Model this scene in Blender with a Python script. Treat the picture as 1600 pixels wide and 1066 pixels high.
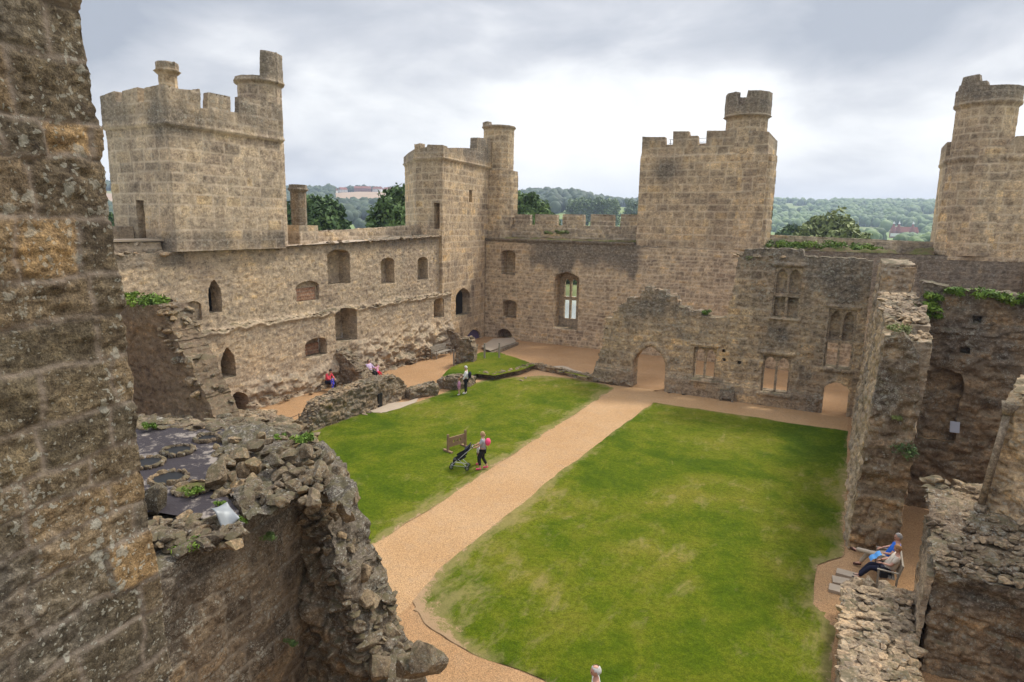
import bpy, math, random, numpy as np
from mathutils import Matrix, Vector
from math import radians, sin, cos, pi, sqrt, atan2

for o in list(bpy.data.objects): bpy.data.objects.remove(o, do_unlink=True)
scene = bpy.context.scene
COL = scene.collection
RNG = np.random.RandomState(7)
random.seed(7)

# ------------------------------------------------------------------ camera
F, PT, YW, RL, H = 1009.4, radians(10.397), radians(-27.744), radians(-1.081), 10.6
def _rm():
    cy, sy = cos(YW), sin(YW)
    fw = np.array([sy*cos(PT), cy*cos(PT), -sin(PT)])
    rt = np.array([cy, -sy, 0.]); dn = np.cross(fw, rt)
    c, s = cos(RL), sin(RL)
    return np.array([c*rt+s*dn, -s*rt+c*dn, fw])
CM = _rm(); CP = np.array([0., 0., H])
cd = bpy.data.cameras.new('camera'); cam = bpy.data.objects.new('camera', cd); COL.objects.link(cam)
cd.sensor_width = 36; cd.lens = F*36/1600; cd.clip_start = .1; cd.clip_end = 30000
mw = Matrix.Identity(4)
for i in range(3):
    mw[i][0] = CM[0][i]; mw[i][1] = -CM[1][i]; mw[i][2] = -CM[2][i]; mw[i][3] = CP[i]
cam.matrix_world = mw; scene.camera = cam
# survey helpers: where a sight line meets one of the real planes of the castle
def ray(x, y): return CM.T @ np.array([(x-800)/F, (y-533)/F, 1.])
def gz(x, y, z=0.): d = ray(x, y); return CP+d*((z-H)/d[2])
def gx(x, y, X): d = ray(x, y); return CP+d*(X/d[0])
def gy(x, y, Y): d = ray(x, y); return CP+d*(Y/d[1])

# ------------------------------------------------------------------ sky, sun, exposure
SUN_EL, SUN_AZ = radians(52), radians(25)      # azimuth from +Y towards +X
w = bpy.data.worlds.new('World'); scene.world = w; w.use_nodes = True
def NT(nt):
    class B: pass
    b = B(); b.nt = nt
    def n(t, **k):
        nd = nt.nodes.new(t)
        for a, v in k.items():
            if a.startswith('i_'): nd.inputs[int(a[2:]) if a[2:].isdigit() else a[2:].replace('_', ' ')].default_value = v
            else: setattr(nd, a, v)
        return nd
    def l(a, b_): nt.links.new(a, b_)
    b.n, b.l = n, l
    def math_(op, a, c=None, d=None, clamp=False):
        m = n('ShaderNodeMath', operation=op, use_clamp=clamp)
        for i, v in enumerate((a, c, d)):
            if v is None: continue
            if hasattr(v, 'is_linked') or hasattr(v, 'links'): l(v, m.inputs[i])
            else: m.inputs[i].default_value = v
        return m.outputs[0]
    b.m = math_
    def mix(fac, a, c, mode='MIX'):
        m = n('ShaderNodeMix', data_type='RGBA', blend_type=mode)
        for i, v in ((0, fac), (6, a), (7, c)):
            if hasattr(v, 'links'): l(v, m.inputs[i])
            else: m.inputs[i].default_value = v if not isinstance(v, tuple) or len(v) == 4 else (*v, 1)
        return m.outputs[2]
    b.mix = mix
    def ramp(fac, stops):
        r = n('ShaderNodeValToRGB'); l(fac, r.inputs[0]); e = r.color_ramp.elements
        while len(e) < len(stops): e.new(.5)
        for q, (p, c) in zip(e, stops):
            q.position = p; q.color = (c, c, c, 1) if not isinstance(c, tuple) else (*c, 1)
        return r.outputs[0]
    b.ramp = ramp
    def step(fac, a, c): 
        r = n('ShaderNodeMapRange', interpolation_type='SMOOTHSTEP'); l(fac, r.inputs[0]); r.inputs[1].default_value = a; r.inputs[2].default_value = c
        return r.outputs[0]
    b.step = step
    def noise(vec, sc, det=4., rough=.55, dist=0.):
        t = n('ShaderNodeTexNoise'); t.inputs['Scale'].default_value = sc; t.inputs['Detail'].default_value = det
        t.inputs['Roughness'].default_value = rough; t.inputs['Distortion'].default_value = dist
        if vec is not None: l(vec, t.inputs['Vector'])
        return t.outputs['Fac']
    b.noise = noise
    def mapping(vec, scale=(1, 1, 1), loc=(0, 0, 0)):
        t = n('ShaderNodeMapping'); t.inputs['Scale'].default_value = scale; t.inputs['Location'].default_value = loc
        l(vec, t.inputs[0]); return t.outputs[0]
    b.mapping = mapping
    return b
b = NT(w.node_tree); w.node_tree.nodes.clear()
out = b.n('ShaderNodeOutputWorld'); bg = b.n('ShaderNodeBackground'); b.l(bg.outputs[0], out.inputs[0])
sky = b.n('ShaderNodeTexSky', sky_type='NISHITA', sun_disc=False); sky.sun_elevation = SUN_EL; sky.sun_rotation = SUN_AZ
sky.air_density = 1.5; sky.dust_density = 3
tc = b.n('ShaderNodeTexCoord').outputs['Generated']
sx = b.n('ShaderNodeSeparateXYZ'); b.l(tc, sx.inputs[0])
zc = b.m('ADD', b.m('MAXIMUM', sx.outputs[2], 0.0), .30)
u, v = b.m('DIVIDE', sx.outputs[0], zc), b.m('DIVIDE', sx.outputs[1], zc)
cx = b.n('ShaderNodeCombineXYZ'); b.l(u, cx.inputs[0]); b.l(v, cx.inputs[1])
# rotate the cloud sheet so that its bands run across the view
mp = b.n('ShaderNodeMapping'); b.l(tc, mp.inputs[0]); mp.inputs['Rotation'].default_value = (0, 0, radians(-35)); mp.inputs['Scale'].default_value = (1.25, 1.25, 3.1)
mp.inputs['Location'].default_value = (3.1, 1.7, 0)
c1 = b.noise(mp.outputs[0], 1.25, 4., .45, .3); c2 = b.noise(mp.outputs[0], 3.6, 6, .6, .3)
cl = b.m('ADD', b.m('MULTIPLY', c1, .75), b.m('MULTIPLY', c2, .25))
# more open and bright low down, heavier overhead
cl = b.m('ADD', cl, b.m('MULTIPLY', b.step(sx.outputs[2], .02, .5), .17))
ccol = b.ramp(cl, [(.43, (1.0, .99, .97)), (.50, (.84, .84, .84)), (.57, (.57, .58, .615)), (.66, (.36, .385, .44))])
sc_ = b.n('ShaderNodeVectorMath', operation='SCALE'); b.l(ccol, sc_.inputs[0]); b.l(b.m('MULTIPLY_ADD', b.step(sx.outputs[2], .34, .95), 19., 7.0), sc_.inputs['Scale'])
colr = b.mix(.93, sky.outputs[0], sc_.outputs[0]); b.l(colr, bg.inputs[0]); bg.inputs[1].default_value = .1
sd = bpy.data.lights.new('sun', 'SUN'); sd.energy = 2.0; sd.angle = radians(12); sd.color = (1, .95, .86)
so = bpy.data.objects.new('sun', sd); COL.objects.link(so)
dv = Vector((sin(SUN_AZ)*cos(SUN_EL), cos(SUN_AZ)*cos(SUN_EL), sin(SUN_EL)))
so.rotation_euler = dv.to_track_quat('Z', 'Y').to_euler(); so.location = (0, 0, 60)
vs = scene.view_settings; vs.view_transform = 'Standard'; vs.look = 'None'; vs.exposure = 0.86; vs.gamma = 1
scene.render.resolution_x = 1024; scene.render.resolution_y = 682

# ------------------------------------------------------------------ tags
def tag(o, label=None, cat=None, group=None, kind=None):
    if label: o['label'] = label
    if cat: o['category'] = cat
    if group: o['group'] = group
    if kind: o['kind'] = kind
    return o
def empty(name, loc, rz=0., parent=None):
    o = bpy.data.objects.new(name, None); COL.objects.link(o); o.location = tuple(float(q) for q in loc[:3]); o.rotation_euler = (0, 0, rz)
    o.empty_display_size = .2
    return o

# ------------------------------------------------------------------ materials
MATS = {}
def newmat(name):
    m = bpy.data.materials.new(name); m.use_nodes = True; m.node_tree.nodes.clear()
    b = NT(m.node_tree); o = b.n('ShaderNodeOutputMaterial'); p = b.n('ShaderNodeBsdfPrincipled'); b.l(p.outputs[0], o.inputs[0])
    p.inputs['Roughness'].default_value = .9
    try: p.inputs['Specular IOR Level'].default_value = .25
    except KeyError: pass
    MATS[name] = m
    return m, b, p
def stone_mat(name, cols, mortar=(.36, .28, .19), lichen=.5, moss=.5, fine=1.0, stain=.5, bump=.5, lsize=5., mid=1., mic=1., joint=1.2):
    """cols: four stone colours picked by the per-stone random attribute"""
    m, b, p = newmat(name)
    a = b.n('ShaderNodeAttribute', attribute_name='stn'); s = b.n('ShaderNodeSeparateColor'); b.l(a.outputs['Color'], s.inputs[0])
    r1, r2, mo = s.outputs[0], s.outputs[1], s.outputs[2]; dk = a.outputs['Alpha']
    tcn = b.n('ShaderNodeTexCoord').outputs['Object']
    base = b.ramp(r1, [(0, cols[0]), (.4, cols[1]), (.86, cols[2]), (1., cols[3])])
    n1 = b.noise(tcn, 3.0*fine, 6, .65); n2 = b.noise(tcn, 14*fine, 5, .7); n0 = b.noise(tcn, .35, 4, .6)
    base = b.mix(1., base, b.ramp(n1, [(.3, (.50, .46, .43)), (.5, (1, .99, .97)), (.7, (1.38, 1.33, 1.22))]), 'MULTIPLY')
    base = b.mix(1., base, b.ramp(n2, [(.32, (.55, .52, .50)), (.52, (1, 1, 1)), (.70, (1.4, 1.37, 1.3))]), 'MULTIPLY')
    base = b.mix(1., base, b.ramp(r2, [(0, (.86, .86, .87)), (1, (1.13, 1.11, 1.09))]), 'MULTIPLY')
    base = b.mix(1., base, b.ramp(n0, [(.34, (.74, .70, .69)), (.52, (1.02, 1.0, .97)), (.68, (1.20, 1.10, .95))]), 'MULTIPLY')
    n5 = b.noise(b.mapping(tcn, (1, 1, 1.5)), 6.5*fine, 4, .7, .3); base = b.mix(mid, base, b.ramp(n5, [(.33, (.50, .47, .44)), (.46, (.93, .92, .90)), (.55, (1.05, 1.05, 1.04)), (.68, (1.42, 1.38, 1.30))]), 'MULTIPLY')
    n4 = b.noise(tcn, 62*fine**.6, 4, .8); base = b.mix(1., base, b.ramp(n4, [(.32, tuple(1-(1-q)*mic for q in (.62, .60, .58))), (.5, (1, 1, 1)), (.68, tuple(1+(q-1)*mic for q in (1.36, 1.34, 1.3)))]), 'MULTIPLY')
    # mortar
    mcol = b.mix(n2, (*mortar, 1), tuple(q*.78 for q in mortar)+(1,))
    base = b.mix(b.m('MULTIPLY', mo, b.m('MULTIPLY_ADD', n1, 1.2, joint-1.1), clamp=True), base, mcol)
    # black algae: attribute-driven bands plus vertical runs
    vs_ = b.mapping(tcn, (1.6, 1.6, .22)); nv = b.noise(vs_, 1.3, 5, .6)
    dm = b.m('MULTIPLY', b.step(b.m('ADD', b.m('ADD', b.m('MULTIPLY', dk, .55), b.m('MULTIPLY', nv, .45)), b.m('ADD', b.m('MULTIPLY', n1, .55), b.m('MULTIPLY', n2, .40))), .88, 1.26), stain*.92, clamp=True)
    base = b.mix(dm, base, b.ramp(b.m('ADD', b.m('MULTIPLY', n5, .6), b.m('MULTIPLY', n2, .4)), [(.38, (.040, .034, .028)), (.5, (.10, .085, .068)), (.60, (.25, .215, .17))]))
    # lichen: pale crusts in several sizes
    dn = b.n('ShaderNodeTexNoise'); b.l(tcn, dn.inputs['Vector']); dn.inputs['Scale'].default_value = lsize*1.3; dn.inputs['Detail'].default_value = 4
    dv_ = b.n('ShaderNodeVectorMath', operation='MULTIPLY_ADD'); b.l(dn.outputs['Color'], dv_.inputs[0]); dv_.inputs[1].default_value = (.9/lsize,)*3; b.l(tcn, dv_.inputs[2]); wv = dv_.outputs[0]
    vo = b.n('ShaderNodeTexVoronoi', feature='F1'); b.l(wv, vo.inputs['Vector']); vo.inputs['Scale'].default_value = lsize
    vo2 = b.n('ShaderNodeTexVoronoi', feature='F1'); b.l(wv, vo2.inputs['Vector']); vo2.inputs['Scale'].default_value = lsize*3.3
    nl = b.noise(tcn, 1.1*max(1., fine*.8), 4, .65); nl2 = b.noise(tcn, lsize*5, 3, .6)
    l1 = b.step(b.m('ADD', b.m('MULTIPLY', nl, .9), b.m('SUBTRACT', b.m('MULTIPLY', nl2, .45), b.m('MULTIPLY', vo.outputs[0], 1.0))), .62-.30*lichen, .72-.30*lichen)
    l2 = b.step(b.m('ADD', b.m('MULTIPLY', nl, .9), b.m('SUBTRACT', b.m('MULTIPLY', nl2, .55), b.m('MULTIPLY', vo2.outputs[0], 1.1))), .62-.30*lichen, .70-.30*lichen)
    lm = b.m('MULTIPLY', b.m('MAXIMUM', l1, l2), b.m('MULTIPLY_ADD', dk, .6, min(1., .25+lichen*.6)), clamp=True)
    base = b.mix(b.m('MULTIPLY', lm, .72), base, b.mix(n4, (.17, .16, .115, 1), (.50, .47, .39, 1)))
    # moss and dirt on ledges
    g = b.n('ShaderNodeNewGeometry'); sn = b.n('ShaderNodeSeparateXYZ'); b.l(g.outputs['Normal'], sn.inputs[0])
    up = b.m('MULTIPLY', b.step(sn.outputs[2], .35, .85), b.step(b.m('ADD', n1, b.m('MULTIPLY', nl, .5)), .80-.3*moss, .98-.3*moss))
    base = b.mix(b.m('MULTIPLY', up, .85), base, b.mix(n2, (.045, .045, .018, 1), (.13, .10, .055, 1)))
    b.l(base, p.inputs['Base Color'])
    bp = b.n('ShaderNodeBump'); bp.inputs['Strength'].default_value = bump; bp.inputs['Distance'].default_value = .035/fine
    h = b.m('ADD', b.m('ADD', b.m('ADD', b.m('MULTIPLY', n1, .8), b.m('MULTIPLY', n5, .7)), b.m('ADD', b.m('MULTIPLY', n2, .55), b.m('MULTIPLY', n4, .3))), b.m('MULTIPLY', lm, .18))
    b.l(h, bp.inputs['Height']); b.l(bp.outputs[0], p.inputs['Normal'])
    return m
WARM = [(.36, .285, .20), (.45, .355, .245), (.51, .40, .27), (.57, .42, .24)]
GREY = [(.36, .30, .225), (.44, .365, .275), (.50, .41, .30), (.55, .43, .27)]
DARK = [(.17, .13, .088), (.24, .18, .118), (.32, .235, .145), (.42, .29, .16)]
stone_mat('ashlar_warm', WARM, (.70, .55, .38), .34, .5, .8, .85, mid=.65, joint=1.25)
stone_mat('ashlar_grey', GREY, (.68, .54, .39), .42, .5, .8, .85, mid=.65, joint=1.25)
stone_mat('rubble_wall', GREY, (.50, .385, .26), .5, .5, .9, .8, .7)
stone_mat('hall_stone', [(.29, .23, .165), (.38, .30, .205), (.46, .355, .235), (.50, .365, .215)], (.46, .36, .25), .62, .6, .8, .95, .6)
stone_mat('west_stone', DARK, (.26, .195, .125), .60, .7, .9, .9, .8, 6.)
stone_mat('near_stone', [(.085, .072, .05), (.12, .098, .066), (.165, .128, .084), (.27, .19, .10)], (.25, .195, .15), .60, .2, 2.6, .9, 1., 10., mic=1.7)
stone_mat('near_rubble', [(.11, .088, .064), (.165, .13, .09), (.22, .175, .12), (.30, .22, .13)], (.24, .19, .135), .66, .45, 2.2, .7, .9, 11.)
stone_mat('capping', [(.20, .16, .115), (.29, .23, .16), (.36, .28, .19), (.42, .31, .20)], (.25, .2, .14), .62, .25, 1.3, .5, .8, 7.)
stone_mat('low_rubble', [(.15, .115, .08), (.22, .17, .115), (.30, .23, .15), (.35, .26, .165)], (.20, .155, .105), .74, .35, 1.2, .7, .9, 6.)
stone_mat('plaster_wall', [(.17, .125, .085), (.19, .14, .095), (.21, .155, .105), (.23, .17, .115)], (.2, .15, .1), .30, .5, .9, .6, .6)
stone_mat('tracery', [(.32, .26, .19), (.38, .31, .22), (.42, .34, .25), (.45, .36, .26)], (.3, .24, .17), .45, .4, 1.2, .4, .4)
stone_mat('brick_lining', [(.22, .12, .08), (.28, .15, .095), (.32, .19, .12), (.36, .25, .16)], (.36, .27, .19), .3, .3, 1.2, .4, .5)

def plain(name, col, rough=.8, var=.25, sc=8., metal=0., bump=.15):
    m, b, p = newmat(name); tcn = b.n('ShaderNodeTexCoord').outputs['Object']
    n1 = b.noise(tcn, sc, 5, .6)
    b.l(b.mix(n1, tuple(q*(1-var) for q in col)+(1,), tuple(min(1, q*(1+var)) for q in col)+(1,)), p.inputs['Base Color'])
    p.inputs['Roughness'].default_value = rough; p.inputs['Metallic'].default_value = metal
    bp = b.n('ShaderNodeBump'); bp.inputs['Strength'].default_value = bump; bp.inputs['Distance'].default_value = .02
    b.l(n1, bp.inputs['Height']); b.l(bp.outputs[0], p.inputs['Normal'])
    return m
plain('skin', (.50, .27, .19), .55, .08, 20); plain('hair_white', (.55, .52, .48), .7, .2, 60); plain('hair_brown', (.12, .07, .04), .6, .3, 60)
plain('hair_blonde', (.40, .26, .13), .6, .25, 60); plain('hair_black', (.02, .016, .014), .5, .3, 60); plain('hair_grey', (.25, .23, .21), .6, .3, 60)
plain('hair_auburn', (.30, .15, .06), .6, .25, 60)
for nm, c in dict(white_cloth=(.66, .65, .62), cream_cloth=(.60, .52, .42), blue_cloth=(.02, .13, .55), navy_cloth=(.012, .013, .03), khaki_cloth=(.42, .34, .25),
                  pink_cloth=(.62, .30, .46), hot_pink=(.75, .08, .18), coral_red=(.72, .07, .10), royal_blue=(.05, .06, .50), black_cloth=(.015, .015, .017), lilac_cloth=(.50, .38, .52),
                  grey_cloth=(.33, .33, .36), red_cloth=(.55, .01, .03), brown_leather=(.07, .03, .02), shoe_white=(.7, .68, .66), paper=(.75, .78, .85), map_blue=(.10, .30, .62)).items():
    plain(nm, c, .85, .15, 30)
plain('oak', (.24, .15, .085), .75, .35, 14); plain('weathered_teak', (.26, .225, .175), .8, .3, 14); plain('iron', (.06, .045, .038), .6, .3, 20)
plain('steel', (.45, .46, .48), .35, .1, 10, .8); plain('lead_sheet', (.24, .25, .25), .5, .25, 6, .2); plain('rubber', (.03, .03, .03), .7); plain('black_pupil_shade', (.01, .01, .01), .4)  # the pupil black also paints shade in doorways, slot and ring hollows
plain('lip', (.35, .12, .10), .5, .1); plain('door_purple', (.10, .075, .15), .6, .3, 4); plain('slab_stone', (.36, .285, .205), .85, .2, 3); plain('metal_edge', (.10, .08, .06), .6)
plain('house_white', (.75, .74, .70), .8, .05); plain('roof_tile', (.24, .085, .05), .85, .3, 1.5); plain('brick_house', (.26, .12, .08), .85, .2, 1.5); plain('window_glass', (.04, .05, .06), .15, .1)
plain('bark', (.10, .08, .06), .9, .4, 4); plain('cowl_white', (.85, .85, .84), .6, .05); plain('wood_ramp', (.30, .22, .15), .85, .2, 5)

def leaf_mat(name, c0, c1, c2):
    m, b, p = newmat(name); a = b.n('ShaderNodeAttribute', attribute_name='stn'); s = b.n('ShaderNodeSeparateColor'); b.l(a.outputs['Color'], s.inputs[0])
    tcn = b.n('ShaderNodeTexCoord').outputs['Object']; n1 = b.noise(tcn, .5, 3, .6)
    c = b.ramp(b.m('MULTIPLY_ADD', n1, .6, b.m('MULTIPLY', s.outputs[0], .5)), [(.2, c0), (.55, c1), (.85, c2)])
    b.l(c, p.inputs['Base Color']); p.inputs['Roughness'].default_value = .65
    p.inputs['Transmission Weight'].default_value = 0
    return m
leaf_mat('leaf_dark', (.028, .052, .014), (.062, .11, .028), (.12, .175, .045))
leaf_mat('leaf_mid', (.04, .068, .02), (.085, .14, .036), (.15, .21, .055))
leaf_mat('leaf_olive', (.07, .09, .03), (.15, .18, .05), (.24, .26, .08))
leaf_mat('leaf_pale', (.08, .12, .05), (.14, .19, .08), (.20, .26, .12))
leaf_mat('leaf_bright', (.045, .085, .010), (.10, .17, .016), (.19, .26, .03))
leaf_mat('leaf_far', (.024, .04, .02), (.045, .07, .03), (.08, .105, .045))

# gravel
def gravel(name, ca, cb, cc):
    m, b, p = newmat(name); tcn = b.n('ShaderNodeTexCoord').outputs['Object']
    n0 = b.noise(tcn, .35, 4, .6); n1 = b.noise(tcn, 2.2, 5, .6)
    vo = b.n('ShaderNodeTexVoronoi', feature='F1'); b.l(tcn, vo.inputs['Vector']); vo.inputs['Scale'].default_value = 45
    n3 = b.noise(tcn, 30, 4, .8)
    sv = b.n('ShaderNodeSeparateColor'); b.l(vo.outputs['Color'], sv.inputs[0])
    c = b.mix(b.step(n0, .3, .7), (*ca, 1), (*cb, 1))
    c = b.mix(b.m('MULTIPLY', b.step(n1, .45, .75), .5), c, (*cc, 1))
    c = b.mix(1., c, b.ramp(sv.outputs[0], [(0, (.68, .66, .64)), (.5, (1, 1, 1)), (1, (1.35, 1.3, 1.28))]), 'MULTIPLY')
    c = b.mix(1., c, b.ramp(n3, [(.3, (.72, .7, .68)), (.5, (1, 1, 1)), (.7, (1.25, 1.25, 1.25))]), 'MULTIPLY')
    b.l(c, p.inputs['Base Color'])
    bp = b.n('ShaderNodeBump'); bp.inputs['Strength'].default_value = .6; bp.inputs['Distance'].default_value = .02
    b.l(b.m('ADD', vo.outputs[0], n3), bp.inputs['Height']); b.l(bp.outputs[0], p.inputs['Normal'])
gravel('gravel_yard', (.31, .178, .080), (.36, .215, .105), (.28, .185, .10))
gravel('gravel_path', (.36, .215, .098), (.395, .25, .125), (.33, .225, .13))
# lawn; attribute 'stn' red = closeness to a worn edge
m, b, p = newmat('lawn'); tcn = b.n('ShaderNodeTexCoord').outputs['Object']
a = b.n('ShaderNodeAttribute', attribute_name='stn'); s = b.n('ShaderNodeSeparateColor'); b.l(a.outputs['Color'], s.inputs[0])
n0 = b.noise(tcn, .16, 4, .6, .6); n1 = b.noise(tcn, .9, 5, .65, .4); n2 = b.noise(tcn, 7, 5, .7); n3 = b.noise(tcn, 24, 5, .85)
nm_ = b.mapping(tcn, (1.0, .45, 1)); nb = b.noise(nm_, 1.6, 6, .75, .5)
c = b.ramp(b.m('ADD', b.m('MULTIPLY', n0, .65), b.m('MULTIPLY', n1, .35)), [(.37, (.042, .072, .003)), (.45, (.068, .096, .004)), (.52, (.098, .115, .007)), (.63, (.145, .135, .016))])
c = b.mix(1., c, b.ramp(n2, [(.28, (.62, .66, .6)), (.5, (1, 1, 1)), (.72, (1.35, 1.28, 1.3))]), 'MULTIPLY')
c = b.mix(1., c, b.ramp(n3, [(.3, (.42, .46, .4)), (.5, (1, 1, 1)), (.7, (1.65, 1.6, 1.5))]), 'MULTIPLY')
p.inputs['Specular IOR Level'].default_value = .05
dry = b.step(b.m('ADD', b.m('ADD', b.m('MULTIPLY', nb, .8), b.m('MULTIPLY', n0, .45)), b.m('MULTIPLY', s.outputs[0], .5)), .66, .86)
c = b.mix(b.m('MULTIPLY', dry, .5), c, b.mix(n2, (.22, .165, .06, 1), (.36, .27, .14, 1)))
bare = b.step(b.m('ADD', b.m('ADD', b.m('MULTIPLY', b.noise(tcn, 1.5, 7, .75, .6), .75), b.m('MULTIPLY', n3, .30)), b.m('MULTIPLY', s.outputs[0], .50)), .76, .84)
c = b.mix(bare, c, b.mix(b.m('ADD', b.m('MULTIPLY', n2, .5), b.m('MULTIPLY', n3, .5)), (.22, .14, .07, 1), (.46, .31, .18, 1)))
b.l(c, p.inputs['Base Color'])
bp = b.n('ShaderNodeBump'); bp.inputs['Strength'].default_value = .7; bp.inputs['Distance'].default_value = .05
b.l(b.m('ADD', n2, n3), bp.inputs['Height']); b.l(bp.outputs[0], p.inputs['Normal'])
# countryside; attribute red = ploughed/stubble, green = brightness of grass
m, b, p = newmat('fields'); tcn = b.n('ShaderNodeTexCoord').outputs['Object']
a = b.n('ShaderNodeAttribute', attribute_name='stn'); s = b.n('ShaderNodeSeparateColor'); b.l(a.outputs['Color'], s.inputs[0])
n0 = b.noise(tcn, .012, 5, .6); n1 = b.noise(tcn, .15, 5, .6)
c = b.mix(n0, (.12, .165, .05, 1), (.28, .27, .12, 1)); c = b.mix(b.m('MULTIPLY', s.outputs[1], .8), c, (.17, .235, .06, 1))
c = b.mix(s.outputs[0], c, b.mix(n0, (.33, .225, .15, 1), (.42, .30, .20, 1)))
c = b.mix(1., c, b.ramp(n1, [(.3, (.8, .8, .8)), (.7, (1.15, 1.15, 1.1))]), 'MULTIPLY')
b.l(c, p.inputs['Base Color'])
m, b, p = newmat('moat_water'); tcn = b.n('ShaderNodeTexCoord').outputs['Object']
p.inputs['Base Color'].default_value = (.42, .44, .42, 1); p.inputs['Roughness'].default_value = .12
bp = b.n('ShaderNodeBump'); bp.inputs['Strength'].default_value = .1; b.l(b.noise(tcn, 1.5, 3), bp.inputs['Height']); b.l(bp.outputs[0], p.inputs['Normal'])
# dark felt on the platform
m, b, p = newmat('felt_roof'); tcn = b.n('ShaderNodeTexCoord').outputs['Object']
n0 = b.noise(tcn, 1.3, 5, .65, .6); n1 = b.noise(tcn, 9, 5, .75, .4); n2 = b.noise(tcn, 40, 3, .7)
c = b.mix(n2, (.018, .014, .016, 1), (.05, .04, .042, 1))
c = b.mix(b.step(b.m('ADD', b.m('MULTIPLY', n0, .7), b.m('MULTIPLY', n1, .45)), .60, .70), c, b.mix(n2, (.12, .10, .085, 1), (.33, .28, .23, 1)))
b.l(c, p.inputs['Base Color']); p.inputs['Roughness'].default_value = .8
bp = b.n('ShaderNodeBump'); bp.inputs['Strength'].default_value = .5; bp.inputs['Distance'].default_value = .03; b.l(n1, bp.inputs['Height']); b.l(bp.outputs[0], p.inputs['Normal'])
m, b, p = newmat('turf_top'); tcn = b.n('ShaderNodeTexCoord').outputs['Object']
n1 = b.noise(tcn, 1.4, 5, .7); n2 = b.noise(tcn, 12, 4, .7)
c = b.mix(b.step(n1, .35, .65), (.10, .065, .035, 1), (.085, .095, .02, 1)); c = b.mix(1., c, b.ramp(n2, [(.3, (.5, .5, .5)), (.7, (1.5, 1.4, 1.4))]), 'MULTIPLY')
b.l(c, p.inputs['Base Color'])

# ------------------------------------------------------------------ numpy noise
def _h(ix, iy, iz, seed):
    n = (ix.astype(np.int64)*374761393+iy.astype(np.int64)*668265263+iz.astype(np.int64)*2147483647+seed*1274126177) & 0xffffffff
    n = ((n ^ (n >> 13))*1274126177) & 0xffffffff
    n = (n ^ (n >> 16)) & 0xffffffff
    n = (n*2246822519) & 0xffffffff
    return ((n >> 7) & 0xffff)/65535.
def vnoise(x, y, z=None, seed=0):
    x = np.asarray(x, float); y = np.asarray(y, float); z = np.zeros_like(x) if z is None else np.asarray(z, float)
    fx, fy, fz = np.floor(x), np.floor(y), np.floor(z); tx, ty, tz = x-fx, y-fy, z-fz
    tx, ty, tz = [t*t*(3-2*t) for t in (tx, ty, tz)]; r = 0
    for dx in (0, 1):
        for dy in (0, 1):
            for dz in (0, 1):
                r = r+_h(fx+dx, fy+dy, fz+dz, seed)*(tx if dx else 1-tx)*(ty if dy else 1-ty)*(tz if dz else 1-tz)
    return r*2-1
def fbm(x, y, z=None, seed=0, o=4):
    r, a, f = 0, 1., 1.
    for i in range(o):
        r = r+a*vnoise(x*f, y*f, None if z is None else z*f, seed+i*17); a *= .5; f *= 2.03
    return r
# ------------------------------------------------------------------ mesh from arrays
def mkmesh(name, V, quads=None, tris=None, mat=None, attr=None, parent=None, smooth=True, midx=None, mats=None):
    me = bpy.data.meshes.new(name); V = np.asarray(V, np.float32)
    nq = 0 if quads is None else len(quads); nt = 0 if tris is None else len(tris)
    loops = []; starts = []; tot = []
    if nq: loops.append(np.asarray(quads, np.int32).ravel()); starts.append(np.arange(nq)*4); tot.append(np.full(nq, 4))
    if nt: loops.append(np.asarray(tris, np.int32).ravel()); starts.append(nq*4+np.arange(nt)*3); tot.append(np.full(nt, 3))
    loops = np.concatenate(loops).astype(np.int32)
    me.vertices.add(len(V)); me.vertices.foreach_set('co', V.ravel())
    me.loops.add(len(loops)); me.loops.foreach_set('vertex_index', loops)
    me.polygons.add(nq+nt); me.polygons.foreach_set('loop_start', np.concatenate(starts).astype(np.int32))
    try: me.polygons.foreach_set('loop_total', np.concatenate(tot).astype(np.int32))
    except Exception: pass
    me.polygons.foreach_set('use_smooth', np.full(nq+nt, smooth))
    if midx is not None: me.polygons.foreach_set('material_index', np.asarray(midx, np.int32))
    if attr is not None:
        ca = me.color_attributes.new('stn', 'FLOAT_COLOR', 'POINT'); ca.data.foreach_set('color', np.asarray(attr, np.float32).ravel())
    me.update(calc_edges=True); me.validate()
    for mm in ([mat] if mats is None else mats): me.materials.append(MATS[mm])
    o = bpy.data.objects.new(name, me); COL.objects.link(o)
    if parent is not None: o.parent = parent; o.matrix_parent_inverse = Matrix.Translation(parent.location).inverted() if parent.rotation_euler.z == 0 else parent_inv(parent)
    return o
def parent_inv(p): return (Matrix.Translation(p.location) @ Matrix.Rotation(p.rotation_euler.z, 4, 'Z')).inverted()

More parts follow.
